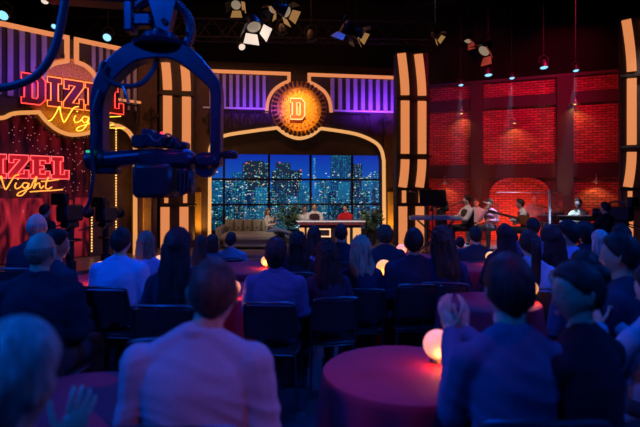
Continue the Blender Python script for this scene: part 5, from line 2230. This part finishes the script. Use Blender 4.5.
mb.build('cable', 'jib_cable', jb)
# pan gear and turntable on top
mb = MB()
gc = P(160, 27, J)
gr = .235
import itertools
pts = []
for k in range(34):
    a = R(-32 + k * 5.1)
    pts.append(gc + Vector((gr * math.cos(a), 0, -.02 + gr * math.sin(a))))
mb.tube(pts, .032, 8)
for k in range(0, 34):
    a = R(-32 + k * 5.1)
    c = gc + Vector(((gr + .022) * math.cos(a), 0, -.02 + (gr + .022) * math.sin(a)))
    mb.box(c, (.03, .085, .018), Matrix.Rotation(-a, 3, 'Y'), None, .003)
mb.build('pan_gear', 'jib_blue', jb)
mb = MB()
mb.lathe([(0, -.05), (.20, -.05), (.21, -.02), (.17, 0), (.13, .02), (.13, .045), (0, .045)], P(160, 41, J), 32)
mb.build('turntable', 'jib_blue', jb)
mb = MB()
v = [P(150, 0, J), P(178, 0, J), P(170, 34, J), P(158, 28, J)]
mb.add([p + Vector((0, -.05, 0)) for p in v] + [p + Vector((0, .05, 0)) for p in v], [(0, 1, 2, 3), (7, 6, 5, 4), (0, 4, 5, 1), (1, 5, 6, 2), (2, 6, 7, 3), (3, 7, 4, 0)])
mb.build('bracket_plate', 'jib_blue', jb)
mb = MB()
mb.box(P(131, 18, J), (.075, .14, .24), None, None, .015)
mb.box(P(144, 21, J), (.14, .12, .10), None, None, .015)
mb.build('pan_motor', 'jib_blue', jb)
mb = MB()
mb.tube([P(164, 21, J - .08), P(164, 21, J + .08)], .022, 14)
mb.build('pivot_bolt', 'metal_grey', jb)
mb = MB()
mb.tube([P(150, -30, J + .1), P(158, 10, J + .05), P(160, 38, J)], .06, 12)
mb.build('drop_arm', 'jib_black', jb)
mb = MB()
mb.box(P(105, -3, J + .2), (1.0, .22, .13), Matrix.Rotation(R(4), 3, 'Y'), None, .02)
mb.build('crane_boom', 'jib_black', jb)
mb = MB()
mb.tube(smooth_path([P(66, -6, J - .3), P(62, 18, J - .3), P(54, 50, J - .3), P(38, 74, J - .3), P(12, 86, J - .3), P(-30, 90, J - .3)], 8), .030, 10)
mb.build('cable', 'jib_cable', jb)
mb = MB()
mb.tube(smooth_path([P(104, 62, J - .12), P(101, 70, J - .14), P(108, 80, J - .14), P(122, 86, J - .13), P(140, 84, J - .1), P(152, 72, J - .05), P(158, 58, J)], 6), .020, 8)
mb.build('cable', 'jib_cable', jb)
mb = MB()
mb.tube(smooth_path([P(123, 86, J - .14), P(126, 94, J - .15), P(128, 103, J - .15)], 5), .008, 6)
mb.build('cable_tie', 'metal_grey', jb)
mb = MB()
mb.tube(smooth_path([P(100, 90, J - .11), P(94, 110, J - .12), P(95, 130, J - .12), P(92, 150, J - .12), P(93, 175, J - .1), P(90, 200, J - .05), P(84, 212, J)], 6), .016, 8)
mb.build('cable', 'jib_cable', jb)

# ================================================================== lighting rig
def chord(a, b, name='truss', n=10, s=.22, label='', m='can_black'):
    a, b = Vector(a), Vector(b)
    t = thing(name, (a + b) / 2, label, 'truss', 'lighting trusses')
    d_ = (b - a).normalized()
    x, y, z = frame_of(d_)
    corners = [x * s + y * s, -x * s + y * s, -x * s - y * s, x * s - y * s]
    for c in corners:
        mb = MB()
        mb.tube([a + c, b + c], .022, 6)
        mb.build('chord', m, t)
    for k in range(4):
        mb = MB()
        c0, c1 = corners[k], corners[(k + 1) % 4]
        pts = []
        for i in range(n + 1):
            pts.append(a.lerp(b, i / n) + (c0 if i % 2 else c1))
        mb.tube(pts, .012, 5)
        mb.build('bracing', m, t)
    for f in (.08, .5, .92):
        mb = MB()
        p = a.lerp(b, f)
        mb.tube([p + Vector((0, 0, s * .9)), Vector((p.x, p.y, 7.995))], .008, 6)
        mb.build('hanger', 'rod_black', t)


mat('truss_metal', (.02, .02, .025), .5, .5)
chord((-7, 9.6, 6.2), (7.5, 9.6, 6.2), label='long lighting truss crossing above the front of the stage', n=40, m='truss_metal')
chord((-7, 12.6, 5.6), (3, 13.0, 5.6), label='lighting truss above the centre arch', n=30, m='truss_metal')
chord((-3, 7.0, 6.75), (-3, 12.3, 6.9), label='lighting truss running back above the centre left', n=16, m='truss_metal')
chord((2.6, 12.9, 6.6), (9.5, 10.7, 6.6), label='lighting truss above the brick wall', n=22, m='truss_metal')


def par_can(px, py, d, size, aim, label, lens='lens_warm', flaps=None, body='can_black', up=None):
    c = P(px, py, d)
    t = thing('stage_light', c, label, 'stage light', 'stage lights on the rig')
    up = 7.98 - c.z
    a = Vector(aim).normalized()
    x, y, _ = frame_of(a)
    r = size
    mb = MB()
    mb.lathe([(0, -r * 2.0), (r * .5, -r * 1.9), (r * .85, -r * 1.3), (r, -r * .4), (r, r * .1), (r * .92, r * .1), (r * .9, -r * .02), (0, -r * .02)], c, 20, axis=a)
    mb.build('housing', body, t)
    mb = MB()
    mb.lathe([(0, .03), (r * .5, .02), (r * .86, 0), (r * .86, -.01), (0, -.01)], c + a * (r * .0), 20, axis=a)
    mb.build('lens', lens, t)
    if flaps:
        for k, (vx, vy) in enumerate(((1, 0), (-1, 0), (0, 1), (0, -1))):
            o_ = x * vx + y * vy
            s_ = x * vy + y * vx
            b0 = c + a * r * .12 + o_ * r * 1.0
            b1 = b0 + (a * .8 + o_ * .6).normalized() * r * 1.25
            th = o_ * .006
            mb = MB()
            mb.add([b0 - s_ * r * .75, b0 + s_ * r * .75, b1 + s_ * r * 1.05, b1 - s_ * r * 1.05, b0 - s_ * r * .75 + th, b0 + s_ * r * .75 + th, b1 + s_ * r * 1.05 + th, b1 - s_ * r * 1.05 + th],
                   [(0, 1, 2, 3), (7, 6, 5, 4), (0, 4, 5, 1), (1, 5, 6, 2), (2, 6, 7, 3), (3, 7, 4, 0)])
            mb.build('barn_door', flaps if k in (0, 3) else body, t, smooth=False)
    mb = MB()
    bk = c - a * r * .9
    mb.tube(smooth_path([bk - x * r * 1.1, bk - x * r * 1.1 + Vector((0, 0, r * 1.2)), bk + Vector((0, 0, r * 1.9)), bk + x * r * 1.1 + Vector((0, 0, r * 1.2)), bk + x * r * 1.1], 5), .014, 6)
    mb.tube([bk + Vector((0, 0, r * 1.9)), Vector((bk.x, bk.y, 7.995))], .007, 6)
    mb.build('hanging_yoke', 'rod_black', t)
    return t


par_can(254, 27, 8.2, .13, (.25, -.45, -.8), 'brightest white stage light with open metal flaps, upper centre', 'lens_warm', 'flap_white_glow')
par_can(242, 47, 9.3, .07, (.3, -.6, -.5), 'small pale stage light just below the brightest one', 'flap_white_glow', None)
par_can(287, 12, 8.0, .10, (.8, -.4, -.5), 'stage light with a tall gold-lit flap, right of the brightest one', 'lens_warm', 'flap_gold_glow')
par_can(272, 10, 8.6, .08, (-.6, -.3, -.7), 'small gold stage light between the white and tall-flap lights', 'lens_warm', 'flap_gold_glow')
par_can(236, 5, 8.2, .09, (0, -.6, -.6), 'stage light with a short pale bar at the very top', 'lens_warm', 'flap_gold_glow')
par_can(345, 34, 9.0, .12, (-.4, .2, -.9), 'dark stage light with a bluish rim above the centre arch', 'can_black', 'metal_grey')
par_can(360, 34, 9.0, .10, (.9, -.2, -.5), 'stage light with a bright gold-lit flap above the right of the centre arch', 'lens_warm', 'flap_gold_glow')
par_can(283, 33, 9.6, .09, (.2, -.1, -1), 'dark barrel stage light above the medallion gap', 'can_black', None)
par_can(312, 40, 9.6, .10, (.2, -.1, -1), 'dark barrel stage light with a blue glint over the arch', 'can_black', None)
par_can(438, 36, 9.4, .075, (.7, -.3, -.6), 'gold slatted stage light right of the centre, hanging alone', 'lens_warm', 'flap_gold_glow')
par_can(468, 41, 9.4, .08, (-.3, -.2, -.9), 'small reddish stage light left of the red-flapped one', 'lens_warm', 'flap_red_glow')
par_can(484, 51, 9.2, .12, (-.7, -.4, -.8), 'red-flapped stage light hanging above the brick wall', 'lens_warm', 'flap_red_glow')
par_can(45, 1, 7.5, .06, (.2, -.6, -.8), 'small pale stage light in the top left corner', 'flap_white_glow', None)
for px, py, d, r_, lab in ((3, 15.5, 9.0, .10, 'round cyan ceiling light at the left picture edge'), (54, 26.5, 10.3, .06, 'small round cyan ceiling light behind the black cable'),
                           (107, 37.5, 10.6, .095, 'round pale cyan ceiling light left of the crane arch')):
    par_can(px, py, d, r_, (.05, -.75, -.66), lab, 'lens_cool')
# moving heads with blue beams at the brick wall
for px, py, d, r_, lab, on in ((461, 85, 12.9, .07, 'blue beam light nearest the centre arch above the brick wall', 1),
                               (488.5, 75, 12.5, .10, 'second blue light along the brick wall, wide and pale', 0),
                               (512, 78, 12.2, .07, 'third blue beam light along the brick wall', 1), (544, 67.5, 11.9, .10, 'fourth blue light along the brick wall, highest and widest', 0),
                               (576, 70.5, 11.4, .07, 'rightmost blue beam light above the brick wall', 1)):
    par_can(px, py, d, r_, (0, -.25, -1), lab, 'lens_cool', None, up=.4)
    c = P(px, py, d)
    l = light('moving_head_beam', 'SPOT', c + Vector((0, 0, -.06)), c + Vector((0.0, .55, -3)), (.35, .55, 1), 2200 if on else 200, .03, 13, .25)

# ================================================================== stage haze over the brick wall
hz_mb = MB()
hz_mb.box((5.6, 12.9, 3.1), (6.4, 3.0, 4.4))
hz_o = hz_mb.build('haze', None, None, smooth=False)
hm = bpy.data.materials.new('stage_haze')
hm.use_nodes = True
hm.node_tree.nodes.remove(hm.node_tree.nodes['Principled BSDF'])
vs_ = hm.node_tree.nodes.new('ShaderNodeVolumeScatter')
vs_.inputs['Density'].default_value = .011
vs_.inputs['Anisotropy'].default_value = .3
hm.node_tree.links.new(vs_.outputs[0], hm.node_tree.nodes['Material Output'].inputs['Volume'])
hz_o.data.materials.append(hm)
tag(hz_o, 'thin stage haze hanging in front of the brick wall', 'haze', kind='stuff')
